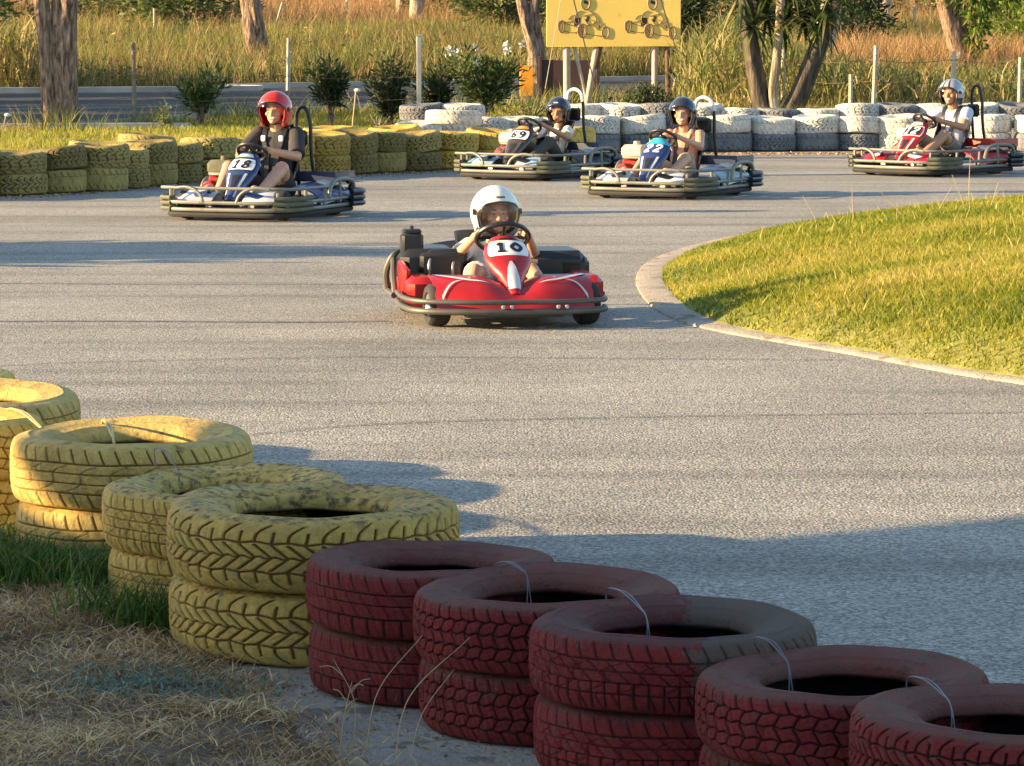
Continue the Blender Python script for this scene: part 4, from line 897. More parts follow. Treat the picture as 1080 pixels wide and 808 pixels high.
def kartart(cx, cz, sc, m1, m2):
    """line drawing of a driver in a racing kart, built as ink strokes 3 mm proud of the board"""
    mb = MB(); y = -.024
    def stroke(P, w_=.012):
        mb.tube([Vector((cx+p[0]*sc, y, cz+p[1]*sc)) for p in (curve([(a, b, 0) for a, b in P], 14) if len(P) > 2 else P)], w_, 4, flat=.5, caps=True)
    def el(c, rx, rz_, w_=.012, n=18): mb.tube([Vector((cx+(c[0]+rx*math.cos(a))*sc, y, cz+(c[1]+rz_*math.sin(a))*sc)) for a in np.linspace(0, 2*PI, n+1)[:-1]], w_, 4, closed=True)
    el((-.33, -.10), .045, .10); el((-.36, -.09), .03, .08); el((.02, -.17), .075, .11, .016); el((.03, -.17), .045, .07, .012); el((.42, -.2), .06, .10, .012)
    for k in range(5): a = k*1.256; stroke([(.03, -.17), (.03+.045*math.cos(a), -.17+.07*math.sin(a))], .006)
    stroke([(-.32, -.17), (-.1, -.2), (-.06, -.12), (-.3, -.03)]); stroke([(-.3, -.03), (-.14, .0), (-.08, .08)], .009); stroke([(.1, -.22), (.25, -.25), (.44, -.26)]); stroke([(.1, -.08), (.2, -.06), (.3, -.16), (.42, -.12)], .009)
    el((.08, .3), .075, .11, .014); stroke([(.0, .17), (-.08, .12), (-.1, -.02), (-.02, -.06)]); stroke([(.12, .18), (.2, .12), (.26, .02), (.2, -.06)]); stroke([(.02, .08), (.12, .1), (.22, .12)], .009); stroke([(.16, .02), (.24, -.02), (.3, -.12)], .011); stroke([(.28, -.04), (.33, -.02), (.34, -.12)], .009); stroke([(.06, .03), (.12, -.06), (.2, -.1)], .011); stroke([(-.22, .02), (-.17, .08), (-.1, .1)], .009)
    a = mb.build('kart_drawing', m2, sign)
    q = MB(); q.box((cx-.06*sc, -.0215, cz-.02*sc), (.11*sc, .003, .14*sc), bev=.0005); q.box((cx+.10*sc, -.0215, cz+.31*sc), (.10*sc, .003, .055*sc), ry=.35, bev=.0005); q.box((cx+.12*sc, -.0215, cz+.03*sc), (.05*sc, .003, .10*sc), ry=.4, bev=.0005); q.box((cx+.33*sc, -.0215, cz-.10*sc), (.02*sc, .003, .06*sc), bev=.0005); q.build('kart_drawing', m1, sign)
for px in (612, 682): kartart((px-540)/FPX*SD-ox, CAM_H+(30-22)*SD/FPX-oz, .98, m_ink, m_ink2)
# cables in front of the board
for (a, b, lb) in [((607, 30), (592, 72), 0), ((603, -6), (616, 46), 'dark stay cable crossing the left half of the signboard'), ((694, -6), (712, 52), 'dark stay cable crossing the right half of the signboard'), ((592, -6), (583, 46), 'thin pale cable at the left end of the signboard')]:
    if not lb: continue
    D = 55.4; q = MB(); p0 = Vector(((a[0]-540)/FPX*D, D, CAM_H+(30-a[1])*D/FPX)); p1 = Vector(((b[0]-540)/FPX*D, D, CAM_H+(30-b[1])*D/FPX)); dirv = (p1-p0)
    q.tube([p0-dirv*.6, p1+dirv*.9], .012 if 'dark' in lb else .008, 5); tag(q.build('stay_cable', m_ink if 'dark' in lb else m_white), lb, 'cable', 'cables in front of the signboard')
# orange panel and dark low wall
m_or = mat('orange_plastic', (.80, .33, .02), .5, var=.12, spots=(.45, .2, .03), sscale=8, sth=.68)
D = 61; x = (555.5-540)/FPX*D; gz = float(ground_z(x, D)); q = MB(); q.box((0, 0, .38), (.26, .12, .50)); q.box((-.0, 0, .66), (.22, .10, .05)); r_ = empty('orange_barrier', (x, D, gz), 0, 'upright orange plastic panel at the roadside under the signboard', 'barrier'); q.build('panel', m_or, r_); q = MB(); q.box((-.10, 0, .08), (.05, .1, .18)); q.build('foot', m_or, r_); q = MB(); q.box((.10, 0, .08), (.05, .1, .18)); q.build('foot', m_or, r_)
m_dw = mat('dark_red_sheet', (.055, .028, .028), .8, var=.3); D = 62; xa, xb = (568-540)/FPX*D, (632-540)/FPX*D; gz = float(ground_z(xa, D)); w_ = empty('low_wall', ((xa+xb)/2, D, gz-.05), 0, 'low dark brownish-red panel wall behind the sign posts', 'wall'); q = MB(); q.box((0, 0, .45), (xb-xa, .12, .72)); q.build('panel', m_dw, w_)
for sx in (-1, 1): q = MB(); q.box((sx*(xb-xa)*.47, .0, .43), (.06, .18, .9)); q.build('post', m_dw, w_)
# little white flower-like markers and dry stalks
m_stalk = mat('dry_stalk', (.40, .31, .18), .8)
def stalk(P, r, label, group, name='dry_weed', side=()):
    mb = MB(); C = curve([Vector((*at(p[0], p[1], 0), 0)) if len(p) == 2 else p for p in P], 20); mb.tube(C, [r*(1-.6*i/20) for i in range(21)], 5)
    for t, dv in side: c = C[int(t*20)]; mb.tube(curve([c, c+Vector(dv)*.5+Vector((0, 0, .01)), c+Vector(dv)], 8), r*.6, 4)
    tag(mb.build(name, m_stalk), label, 'weed', group)
def up(px, py, px1, py1, bendx=0.0, back=.02):
    x, y = at(px, py); s = FPX/y; top = Vector((x+(px1-px)/s, y+back, (py-py1)/s)); m_ = Vector((x+(px1-px)/s*.4+bendx, y, (py-py1)/s*.55)); return [Vector((x, y, 0)), m_, top]
GS = 'dry stalks in front of the maroon tyres'
stalk(up(385, 800, 447, 666, -.02, .0), .0016, 'long bent dry stalk rising in front of the first maroon stack', GS)
stalk(up(372, 795, 352, 692, .02, 0), .0014, 'dry weed with side twigs in front of the first maroon stack', GS, side=[(.6, (.04, 0, .03)), (.8, (-.05, 0, .02)), (.4, (-.03, 0, .03))])
stalk(up(415, 812, 497, 668, -.03, 0), .0016, 'tall slanting dry stalk in front of the second maroon stack', GS)
stalk(up(430, 815, 480, 702, -.01, 0), .0013, 'thinner slanting dry stalk beside the tall one near the second maroon stack', GS)
stalk(up(357, 806, 372, 716, .0, 0), .0018, 'short branching brown weed at the edge of the concrete', GS, side=[(.5, (.03, 0, .03)), (.7, (-.03, 0, .03)), (.85, (.03, 0, .015)), (.35, (-.04, 0, .02))])
GI = 'tall seed stalks on the grass island'
for k, (a, b, c, d_) in enumerate([(864, 240, 846, 206), (905, 232, 898, 196), (962, 236, 926, 200), (985, 232, 1003, 197), (1020, 236, 1003, 184), (1026, 236, 1022, 162), (1032, 234, 1052, 192), (950, 240, 946, 214)]):
    stalk(up(a, b+26, c, d_, .02*(-1)**k, 0), .004, 'thin dry seed stalk, '+ORD[k+1]+' from the left above the crest of the island', GI, name='seed_stalk')
# small pale garden markers by the road
for px, D, yt in ((376, 50.5, 96), (8, 49, 122)):
    x = (px-540)/FPX*D; zt = CAM_H+(30-yt)*D/FPX; r_ = empty('dry_flower', (x, D, 0), 0, ('pale dried flower head on a thin stem left of the dark oleander' if px > 100 else 'pale dried flower head at the far left beside the big tree'), 'flower'); q = MB(); q.tube([(-.06, 0, 0), (0, 0, zt)], .012, 5); q.build('stem', m_stalk, r_); q = MB(); q.ell((.02, 0, zt+.02), (.05, .05, .03), nu=8, nv=5); q.build('head', m_flower, r_)
# ---------------------------------------------------------------- things left of the frame that throw the long shade
m_shade_block = mat('blocker_timber', (.20, .13, .08), .8, var=.2, bump=.3); m_shade_top = mat('blocker_roof', (.25, .23, .21), .7)
shade_block = empty('shade_blocker', (-9.4, 1.9, 0), 0, 'unseen, added booth with an overhanging roof beside the track, left of the view', 'blocker')  # unseen block, added only to throw shade over the foreground
q = MB(); q.box((0, .725, 1.05), (.8, 11.65, 2.08), bev=.02); q.build('wall', m_shade_block, shade_block)
q = MB(); zr = (2.11, 3.4); q.add([(sx*.6, yy, z) for z, ya, yb in ((zr[0], -5.4, 5.65), (zr[1], -5.4, 7.7)) for yy in (ya, yb) for sx in (-1, 1)], [(0, 2, 3, 1), (4, 5, 7, 6), (0, 1, 5, 4), (2, 6, 7, 3), (0, 4, 6, 2), (1, 3, 7, 5)]); q.build('roof', m_shade_top, shade_block, smooth=False)  # far end flares outward to shape the edge of the cast shade
q = MB(); q.box((.415, .5, 1.0), (.04, .9, 1.95)); q.build('blocker_door', m_white, shade_block)
def offbush(x, y, h, w, n, label):
    bush(540+x/y*FPX, 0, y, h, w, n, label, l_dark, leaf=.2, low=.02, aspect=.45, name='roadside_shrub', stems=14)
offbush(-7.4, 22.3, 1.75, 2.5, 22000, 'broad dense shrub on the left bank of the track, left of the view')
for k, (x, y) in enumerate([(-15, 51), (-15, 54), (-15.5, 57), (-15, 60), (-15.5, 63)]):
    offbush(x, y, 4.2, 4.2, 9000, 'tall roadside shrub, '+ORD[k+1]+' from the near end of the row left of the view')
# ================================================================== KARTS
m_rail = mat('weathered_rail', (.19, .19, .165), .5, metal=.25, var=.25, scale=5, spots=(.14, .13, .10), sscale=10, sth=.6)
m_railg = mat('dull_grey_rail', (.10, .092, .08), .5, metal=.3, var=.25, spots=(.09, .08, .07), sscale=9, sth=.6)
m_pod = mat('greenish_bumper_rubber', (.09, .095, .06), .7, var=.3, scale=9, spots=(.07, .07, .055), sscale=12, sth=.58)
m_blk = mat('black_plastic', (.018, .018, .02), .35, var=.2); m_rub = mat('kart_rubber', (.022, .021, .021), .8, var=.25, bump=.2)
m_rim = mat('wheel_rim', (.45, .45, .44), .35, metal=.7); m_seat = mat('seat_black', (.02, .022, .028), .55); m_cream = mat('cream_tank', (.55, .49, .33), .5, var=.1, spots=(.3, .26, .18), sscale=14, sth=.68)
m_redp = mat('red_engine', (.30, .02, .015), .35, coat=.4); m_white_p = mat('white_bodywork', (.55, .55, .56), .35, coat=.4, var=.08); m_pipe = mat('steel_pipe', (.45, .43, .40), .3, metal=.9)
m_blue = mat('navy_bodywork', (.022, .045, .15), .36, coat=.25, var=.3, spots=(.07, .08, .11), sscale=22, sth=.64); m_blued = mat('dark_blue_cover', (.02, .032, .07), .35, coat=.4, var=.2); m_red = mat('red_bodywork', (.36, .010, .008), .38, coat=.25, var=.2, spots=(.20, .03, .022), sscale=16, sth=.6)
m_brown = mat('brown_black_bodywork', (.055, .038, .03), .35, coat=.4, var=.2); m_cyan = mat('turquoise_trim', (.04, .40, .50), .35, coat=.4); m_sky = mat('pale_blue_bodywork', (.30, .42, .50), .35, coat=.4, var=.15)
m_num = mat('number_black', (.012, .012, .02), .5); m_plate = mat('number_plate_white', (.78, .78, .76), .45, var=.05); m_floor = mat('floor_pan', (.10, .10, .10), .5, metal=.5)
m_orange = mat('orange_trim', (.55, .22, .05), .4)
WT = 40
DIG = {'1': [([(.28, .74), (.58, .95)], 0), ([(.58, 1.0), (.58, 0)], 0), ([(.30, .06), (.86, .06)], 0)],
 '0': [([(.5, .92), (.16, .5), (.5, .08), (.84, .5)], 1)],
 '8': [([(.5, .93), (.22, .72), (.5, .53), (.78, .72)], 1), ([(.5, .50), (.18, .28), (.5, .07), (.82, .28)], 1)],
 '6': [([(.78, .90), (.45, .88), (.2, .55), (.2, .3), (.5, .07), (.82, .3), (.5, .55), (.22, .35)], 0)],
 '9': [([(.22, .10), (.55, .12), (.8, .45), (.8, .7), (.5, .93), (.18, .7), (.5, .45), (.78, .65)], 0)],
 '2': [([(.18, .72), (.32, .92), (.68, .92), (.80, .68), (.5, .38), (.18, .08)], 0), ([(.16, .07), (.86, .07)], 0)]}
def kart(name, px, py, yaw, num, style, label, s=1.0):
    x, y = at(px, py); root = empty(name, (x, y, .006), yaw, label, 'go-kart', 'go-karts on the track'); root.scale = (s, s, s)
    B = lambda: MB(); k10 = style == 'k10'
    body, panel = {'k10': (m_red, m_red), 'blue': (m_blue, m_blue), 'dark': (m_brown, m_brown), 'navy': (m_blue, m_blue), 'red': (m_red, m_red)}[style]
    rail = m_railg if k10 else m_rail
    q = B(); q.box((0, -.05, .065), (.56, 1.2, .02)); q.tube([(-.28, -.62, .075), (-.28, .68, .075)], .016); q.tube([(.28, -.62, .075), (.28, .68, .075)], .016); q.tube([(-.3, .45, .12), (.3, .45, .12)], .014); q.tube([(-.42, -.5, .115), (.42, -.5, .115)], .014); q.build('floor_pan', m_floor, root)
    for sx in (-1, 1):
        for wy, R, ww, wx in ((-.52, .125, .12, .44), (.46, .14, .17, .46)):
            q = B(); h = ww/2; steer = (Matrix.Rotation(.12, 3, 'Z') if wy < 0 else Matrix.Identity(3))
            q.lathe((sx*wx, wy, R), [(R*.52, -h*.8), (R*.6, -h), (R*.86, -h), (R*.97, -h*.75), (R, -h*.4), (R, h*.4), (R*.97, h*.75), (R*.86, h), (R*.6, h), (R*.52, h*.8), (R*.52, -h*.8)], 'X', 28, steer); wl = q.build('wheel', m_rub, root)
            q = B(); q.lathe((sx*wx, wy, R), [(.0005, -.01), (R*.3, -.012), (R*.36, -h*.6), (R*.53, -h*.85), (R*.53, h*.85), (R*.36, h*.6), (R*.3, .012), (.0005, .01)], 'X', 20, steer); q.lathe((sx*wx, wy, R), [(.0005, -h*.5), (.018, -h*.5), (.018, h*.5), (.0005, h*.5)], 'X', 10, steer); q.build('rim', m_rim, wl)
    # perimeter bumper
    def peri(z, r, g=0.0, yb=.62): return curve([(-.6-g, yb, z), (-.605-g, .2, z), (-.6-g, -.4, z), (-.53-g*.7, -.70, z), (-.34, -.80-g, z), (0, -.815-g, z), (.34, -.80-g, z), (.53+g*.7, -.70, z), (.6+g, -.4, z), (.605+g, .2, z), (.6+g, yb, z)], 60)
    q = B()
    if k10:
        q.tube(curve([(-.62, -.05, .115), (-.63, -.45, .11), (-.56, -.70, .105), (-.3, -.83, .105), (0, -.85, .105), (.3, -.83, .105), (.50, -.73, .105), (.54, -.58, .105)], 50), .019, 10); q.tube(curve([(-.62, -.05, .165), (-.63, -.45, .165), (-.56, -.70, .162), (-.3, -.83, .16), (0, -.845, .16), (.3, -.83, .16), (.50, -.73, .16), (.54, -.58, .16)], 50), .015, 10)
        q.build('front_bumper', rail, root)
        for bx in (-.10, -.05, .22, .27): q = B(); q.box((bx, -.868, .133), (.022, .02, .022), bev=.004); q.build('bumper_bolt', m_rim, root)
        q = B(); q.tube(curve([(-.60, .75, .14), (-.63, .3, .14), (-.63, 0, .14)], 20), .02, 8); q.tube(curve([(-.63, .35, .15), (-.64, .33, .26), (-.60, .30, .36), (-.55, .33, .38)], 12), .02, 8); q.tube(curve([(-.62, .05, .15), (-.62, .12, .24), (-.60, .30, .34)], 12), .018, 8); q.tube(curve([(.62, -.05, .14), (.62, .72, .14)], 10), .02, 8); q.tube(curve([(-.60, .75, .14), (-.4, .84, .14), (.4, .84, .14), (.62, .72, .14)], 20), .02, 8); q.build('side_rail', rail, root)
    else:
        q.tube(peri(.095, .02), .017, 8); q.tube(peri(.155, .02), .016, 8); q.build('lower_rail', rail, root)
        q = B(); q.tube(peri(.052, .02, -.02), .024, 8); q.build('rubber_strip', m_rub, root)
        q = B(); q.tube(curve([(-.66, -.30, .265), (-.64, -.52, .27), (-.58, -.70, .275), (-.3, -.765, .275), (0, -.77, .275), (.3, -.765, .275), (.50, -.74, .275), (.60, -.60, .27), (.63, -.30, .27), (.63, .02, .27)], 50), .014, 8)
        for a in ((-.50, -.72), (.50, -.72), (-.61, -.45), (.62, -.42), (.62, -.02)): q.tube([(a[0], a[1], .27), (a[0]*.985, a[1]*1.02, .10)], .015, 7)
        q.build('upper_rail', rail, root)
        for sx in (-1, 1): q = B(); q.tube(curve([(sx*.44, -.765, .272), (sx*.33, -.785, .283), (sx*.24, -.80, .262), (sx*.18, -.81, .215), (sx*.155, -.82, .155)], 16), .014, 8); q.build('bumper_hoop', rail, root)
        for sx in (-1, 1):
            q = B(); q.tube(curve([(sx*.61, .08, .165), (sx*.61, .13, .27), (sx*.61, .25, .315), (sx*.61, .48, .315), (sx*.61, .60, .27), (sx*.61, .65, .12)], 24), .019, 8); q.tube([(sx*.61, .32, .31), (sx*.61, .32, .12)], .014, 7); q.build('side_hoop', rail, root)
            q = B()
            for zz in (.10, .145, .19): q.tube(curve([(sx*.48, -.765, zz), (sx*.60, -.69, zz), (sx*.65, -.52, zz), (sx*.655, -.38, zz)], 14), .020, 8)
            q.build('corner_buffer', m_pod, root)
            q = B()
            for zz in (.10, .15, .2): q.tube(curve([(sx*.64, .50, zz), (sx*.66, .70, zz), (sx*.58, .80, zz), (sx*.42, .83, zz)], 12), .025, 8)
            q.build('rear_buffer', m_blk, root)
        q = B(); q.tube(curve([(-.6, .62, .13), (-.5, .80, .13), (0, .83, .13), (.5, .80, .13), (.6, .62, .13)], 24), .02, 8); q.tube(curve([(.45, .80, .13), (.5, .80, .25), (.56, .70, .30), (.56, .6, .28)], 12), .017, 8); q.build('rear_rail', m_blk, root)
    # front lower bodywork
    if k10:
        def fair(u, v):
            X = (u-.5)*2; ax = abs(X); dip = .5+.5*math.cos(min(ax/.45, 1)*PI)
            ytop = -.36-.05*(1-ax); ybot = -.80+.10*ax**3; zt = .275-.065*dip; zb = .085
            t = v; yy = ytop+(ybot-ytop)*(t**.8); zz = zt+(zb-zt)*(t**2.2)
            return (X*(.475-.02*t), yy, zz+.02*math.sin(t*PI)*(1-ax**2))
        q = B(); q.grid(fair, 33, 15, .012); q.build('front_fairing', m_red, root)
        for sx in (-1, 1):
            for k, (c0, c1, wd) in enumerate((((.93, .08), (.30, .50), .06), ((.93, .80), (.64, .42), .035), ((.95, .20), (.95, .85), .02))[:3 if sx > 0 else 3]):
                if k == 2: c0, c1 = (.96, .05), (.60, .16)
                V = []
                for i in range(13):
                    t = i/12; uu = c0[0]+(c1[0]-c0[0])*t; vv_ = c0[1]+(c1[1]-c0[1])*t+.10*math.sin(t*PI)*(-1 if k else 1); hw = wd*(1-t)*1.1+.002
                    for e in (-1, 1): p = Vector(fair(.5+sx*uu/2, min(max(vv_+e*hw, 0.0), 1))); V.append(p+Vector((0, -.016, .016)))
                q = B(); q.add(V, [(2*i, 2*i+1, 2*i+3, 2*i+2) if sx > 0 else (2*i, 2*i+2, 2*i+3, 2*i+1) for i in range(12)]); q.build('white_stripe', m_white_p, root)
        for sx in (-1, 1):
            q = B(); q.box((sx*.50, -.02, .18), (.17, .62, .18), bev=.04); q.build('side_pod', m_red, root)
        q = B(); q.box((-.40, .32, .30), (.36, .50, .22), bev=.05); q.box((-.30, .12, .36), (.24, .12, .1), bev=.02); q.build('engine_cover', m_blk, root)
        q = B(); q.box((-.50, .20, .40), (.13, .13, .20), bev=.015); q.box((-.5, .20, .51), (.11, .11, .03), bev=.01); q.tube([(-.5, .2, .5), (-.5, .2, .545)], .012, 8); q.box((-.34, .06, .30), (.26, .10, .18), bev=.02); q.build('engine', m_blk, root)
        q = B(); q.tube(curve([(-.42, .0, .26), (-.42, -.005, .32), (-.41, .02, .36)], 6), .009, 6); q.build('engine_lever', m_rim, root); q = B(); q.tube(curve([(-.28, .0, .26), (-.28, -.005, .30), (-.27, .02, .34)], 6), .009, 6); q.build('engine_lever', m_rim, root)
        q = B(); q.box((.38, .34, .29), (.36, .52, .20), bev=.05); q.box((.47, .16, .27), (.2, .16, .16), bev=.03); q.build('rear_cover', m_blk, root)
        q = B(); q.grid(lambda u, v: (-.12+.30*math.cos(PI*u+PI)*0-.5*u*0+(-.34+.68*u), .55+.1*v, .385+.05*math.sin(u*PI)-.05*v), 12, 6, .02); q.build('rear_tray', m_blued, root)
        q = B(); q.box((-.57, .02, .24), (.04, .34, .18), rx=.1, bev=.015); q.build('side_panel', m_red, root)
    else:
        bc, bd = {'blue': (m_white_p, m_blue), 'dark': (m_sky, m_blk), 'navy': (m_white_p, m_blk), 'red': (m_red, m_white_p)}[style]
        for sx in (-1, 1):
            q = B(); q.grid(lambda u, v: (sx*(.14+.34*u), -.72+.30*v+.04*u*u, .13+.09*math.sin(v*PI*.8)+.03*math.sin(u*PI)), 12, 8, .012); q.build('front_fairing', bc, root)
            q = B(); q.grid(lambda u, v: (sx*(.18+.24*u), -.70+.09*v+.05*u, .215+.035*math.sin(v*PI)-.06*u), 10, 5, .01); q.build('fairing_stripe', bd, root)
        q = B(); q.grid(lambda u, v: (.33+.26*math.sin(u*PI*.5), -.05+.72*v, .26-.16*u**2+.03*math.sin(v*PI)), 8, 14, .012); q.build('side_pod', {'blue': m_blue, 'dark': m_blk, 'navy': m_sky, 'red': m_red}[style], root)
        q = B(); q.box((.50, .30, .285), (.12, .26, .03), ry=.25, bev=.012); q.build('pod_patch', m_white_p if style != 'dark' else m_sky, root)
        # rear tray
        q = B(); q.box((.22, .56, .30), (.66, .42, .03), rx=-.12, bev=.01); q.box((.22, .36, .335), (.66, .02, .09), bev=.008); q.box((.545, .56, .33), (.02, .44, .09), bev=.008); q.box((-.1, .56, .33), (.02, .44, .09), bev=.008); q.build('rear_cover', m_blued if style != 'red' else m_redp, root)
        # engine
        q = B(); q.box((-.42, .16, .26), (.22, .24, .18), bev=.03); q.lathe((-.47, -.0, .23), [(.0005, -.07), (.06, -.07), (.075, -.04), (.075, .04), (.06, .07), (.0005, .07)], 'Y', 16); q.build('engine', m_redp, root)
        q = B(); q.box((-.40, .10, .415), (.25, .20, .13), bev=.035); q.lathe((-.38, .08, .485), [(.0005, .03), (.03, .03), (.035, .0), (.035, -.01)], 'Z', 12); q.build('fuel_tank', m_cream if style != 'blue' else m_pod, root)
        q = B(); q.tube(curve([(-.36, .02, .2), (-.38, -.16, .24), (-.45, -.22, .18), (-.50, -.1, .16)], 16), .02, 8); q.build('exhaust_pipe', m_pipe, root)
        q = B(); q.tube(curve([(-.50, .26, .165), (-.52, .10, .34), (-.45, .0, .36), (-.2, -.02, .355)], 14), .016, 8); q.build('engine_guard', rail, root)
    # steering fairing (shield)
    H = {'k10': (.51, .20, -.28, -.70), 'blue': (.56, .18, -.28, -.66), 'dark': (.57, .18, -.28, -.66), 'navy': (.56, .18, -.28, -.66), 'red': (.57, .18, -.28, -.66)}[style]
    wt = [.085, .128, .145, .142, .122, .095, .07, .055] if not k10 else [.085, .125, .14, .138, .115, .08, .058, .045]
    def S(u, t):
        k = min(max(t, 0), 1)*(len(wt)-1); i = min(int(k), len(wt)-2); f = k-i; f = f*f*(3-2*f); hw = wt[i]+(wt[i+1]-wt[i])*f
        z = H[0]+(H[1]-H[0])*t+.015*math.sin(t*PI); y_ = H[2]+(H[3]-H[2])*t; c = 1-math.cos(min(abs(u), 1)*1.35)
        return Vector((hw*math.sin(u*1.45)/math.sin(1.45), y_+.085*c, z-.035*c))
    def SN(u, t):
        a = S(u+.02, t)-S(u-.02, t); b = S(u, t+.02)-S(u, t-.02); n_ = a.cross(b).normalized(); return n_ if n_.y < 0 or n_.z > .5 else -n_
    q = B(); q.grid(lambda u, v: S(u*2-1, v), 21, 17, -.01); q.build('steering_fairing', panel, root)
    if S(0, .3).y > 0: pass
    def patch(name, us, ts, m, off, par=root, n=8, shape=None):
        V = []
        for j in range(n+1):
            t = ts[0]+(ts[1]-ts[0])*j/n; w_ = shape(j/n) if shape else 1
            for i in range(n+1): u = (us[0]+us[1])/2+(us[1]-us[0])*(i/n-.5)*w_; V.append(S(u, t)+SN(u, t)*off)
        F = [(j*(n+1)+i, (j+1)*(n+1)+i, (j+1)*(n+1)+i+1, j*(n+1)+i+1) for j in range(n) for i in range(n)]
        q = MB(); q.add(V, F); return q.build(name, m, par)
    rnd_ = lambda f: 1-.10*(abs(f-.5)*2)**6
    if style == 'dark': plate_m, num_m = m_plate, m_num
    elif style == 'navy': plate_m, num_m = m_blue, m_plate
    elif style == 'red': plate_m, num_m = m_red, m_plate
    else: plate_m, num_m = m_plate, m_num
    ts = (.12, .37) if k10 else (.16, .40)
    pl = patch('number_plate', (-.66, .66) if k10 else (-.64, .64), ts, plate_m, .004, shape=rnd_)
    if not k10 or True:
        fr = patch('plate_edge', (-.72, .72) if not k10 else (-.70, .70), (ts[0]-.018, ts[1]+.018), {'k10': m_plate, 'blue': m_blk, 'dark': m_blk, 'navy': m_blue, 'red': m_plate}[style], .0022, shape=rnd_)
    # digits bent onto the plate
    V, F = [], []; N_ = len(num); wu = .50 if k10 else .48; th = (ts[1]-ts[0])*(.70 if k10 else .80); tm = (ts[0]+ts[1])/2
    for ci, ch in enumerate(num):
        for st, closed in DIG[ch]:
            P = [Vector((a_, b_, 0)) for a_, b_ in st]; C = P if len(P) < 3 else curve(P+([P[0]] if closed else []), 22)
            hwid = .145 if k10 else .125
            for i, p in enumerate(C):
                t_ = (C[min(i+1, len(C)-1)]-C[max(i-1, 0)]); 
                if closed and i in (0, len(C)-1): t_ = C[1]-C[-2]
                t_.normalize(); n_ = Vector((-t_.y, t_.x, 0))
                for sg in (-1, 1):
                    r_ = p+n_*sg*hwid*(1 if abs(n_.x) > .5 else .75)
                    u = (((ci+.5)/N_-.5)*2+(r_.x-.5)*1.72/N_)*wu; tt = tm-(r_.y-.5)*th
                    if style in ('navy', 'blue', 'red'): u += (r_.y-.5)*.12
                    V.append(S(u, tt)+SN(u, tt)*.0075)
            b0 = len(V)-2*len(C); F += [(b0+2*i, b0+2*i+1, b0+2*i+3, b0+2*i+2) for i in range(len(C)-1)]
    q = MB(); q.add(V, F); q.build('race_number', num_m, root, smooth=False)
    if k10: 
        patch('white_arrow', (-.55, .55), (.50, .93), m_white_p, .004, shape=lambda f: .06+.9*f**1.0 if f < .8 else .78); patch('arrow_edge', (-.68, .68), (.46, .95), m_red, .002, shape=lambda f: .06+.9*f if f < .8 else .8)
        patch('maker_mark', (-.28, .28), (.055, .085), m_num, .003)
    else:
        patch('centre_slot', (-.22, .22), (.52, .80), m_blk, .003, shape=lambda f: 1-.5*f); 
        for sx in (-1, 1): patch('slot_edge', (sx*.42-.07, sx*.42+.07), (.48, .95), m_white_p if style != 'dark' else m_railg, .004, shape=lambda f: 1)
        patch('top_trim', (-.5, .5), (.03, .11), {'blue': m_sky, 'dark': m_orange, 'navy': m_cyan, 'red': m_white_p}[style], .003)
        if style == 'navy': patch('turquoise_cowl', (-.98, .98), (.0, .17), m_cyan, .0035)
        if style == 'red':
            patch('number_backing', (-.6, .6), (.17, .39), m_blk, .0045, shape=lambda f: .9)
    # steering wheel
    wz = H[0]-.02*(style == 'k10'); wy = H[2]+.12; Rt = Matrix.Rotation(-math.radians(WT), 3, 'X'); q = B(); rw = .130 if not k10 else .155
    q.tube([Vector((0, wy, wz))+Rt@Vector((rw*math.cos(a), rw*.88*math.sin(a), 0)) for a in np.linspace(0, 2*PI, 29)[:-1]], .015, 9, closed=True)
    for a in (0, PI, -PI/2): q.tube([(0, wy, wz), Vector((0, wy, wz))+Rt@Vector((rw*math.cos(a), rw*.88*math.sin(a), 0))], .011, 6)
    q.ell(Vector((0, wy, wz)), (.04, .04, .02), Rt, 12, 8); q.build('steering_wheel', m_blk, root); q = B(); q.tube([(0, wy, wz), (0, -.5, .1)], .013, 8); q.build('steering_column', m_floor, root)
    # seat
    sh = .50 if k10 else .60
    def seat(u, v):
        a = (u-.5)*PI*.95; 
        if v < .35: t = v/.35; yy = .08+.24*t; zz = .12+.02*(1-t); wd_ = .19
        else: t = (v-.35)/.65; yy = .34+.17*t; zz = .12+(sh-.12)*t; wd_ = .19+.015*t
        lift = (1-math.cos(a))*.16
        return (wd_*math.sin(a)/math.sin(PI*.475), yy-lift*(1 if v > .35 else v/.35)*.8, zz+lift*(.9 if v <= .35 else .9*(1-(v-.35)/.65)))
    q = B(); q.grid(seat, 15, 18, .014); q.build('seat', m_seat, root)
    if not k10:
        lx = .085 if style in ('blue', 'red') else .02
        hz = {'blue': .92, 'dark': .93, 'navy': .92, 'red': .93}[style]; q = B(); cx = .12
        q.tube(curve([(lx-.02, .68, .1), (lx, .59, .5), (lx, .57, hz-.12), (lx+.02, .565, hz-.02), (cx+lx*.4, .565, hz+.01), (.195, .565, hz-.03), (.22, .57, hz-.14), (.22, .59, .5), (.24, .68, .1)], 44), .017, 9); q.build('roll_bar', m_blk, root)
        q = B(); q.box((cx, .545, hz-.26), (.16, .05, .14), bev=.02); q.build('headrest', m_blk, root)
        if style in ('dark', 'navy'):
            q = B(); q.tube(curve([(.021, .5655, hz-.10), (.044, .562, hz-.018), (cx, .561, hz+.012), (.196, .562, hz-.028), (.219, .566, hz-.12)], 24), .0195, 9); q.build('roll_bar_sleeve', m_white_p, root)
    for sx in (-1, 1): q = B(); q.box((sx*.2, -.60, .15), (.06, .02, .10), rx=-.3, bev=.004); q.tube([(sx*.2, -.58, .10), (sx*.14, -.45, .08)], .009, 6); q.build('pedal', m_rim, root)
    return root, S, (wy, wz, rw)
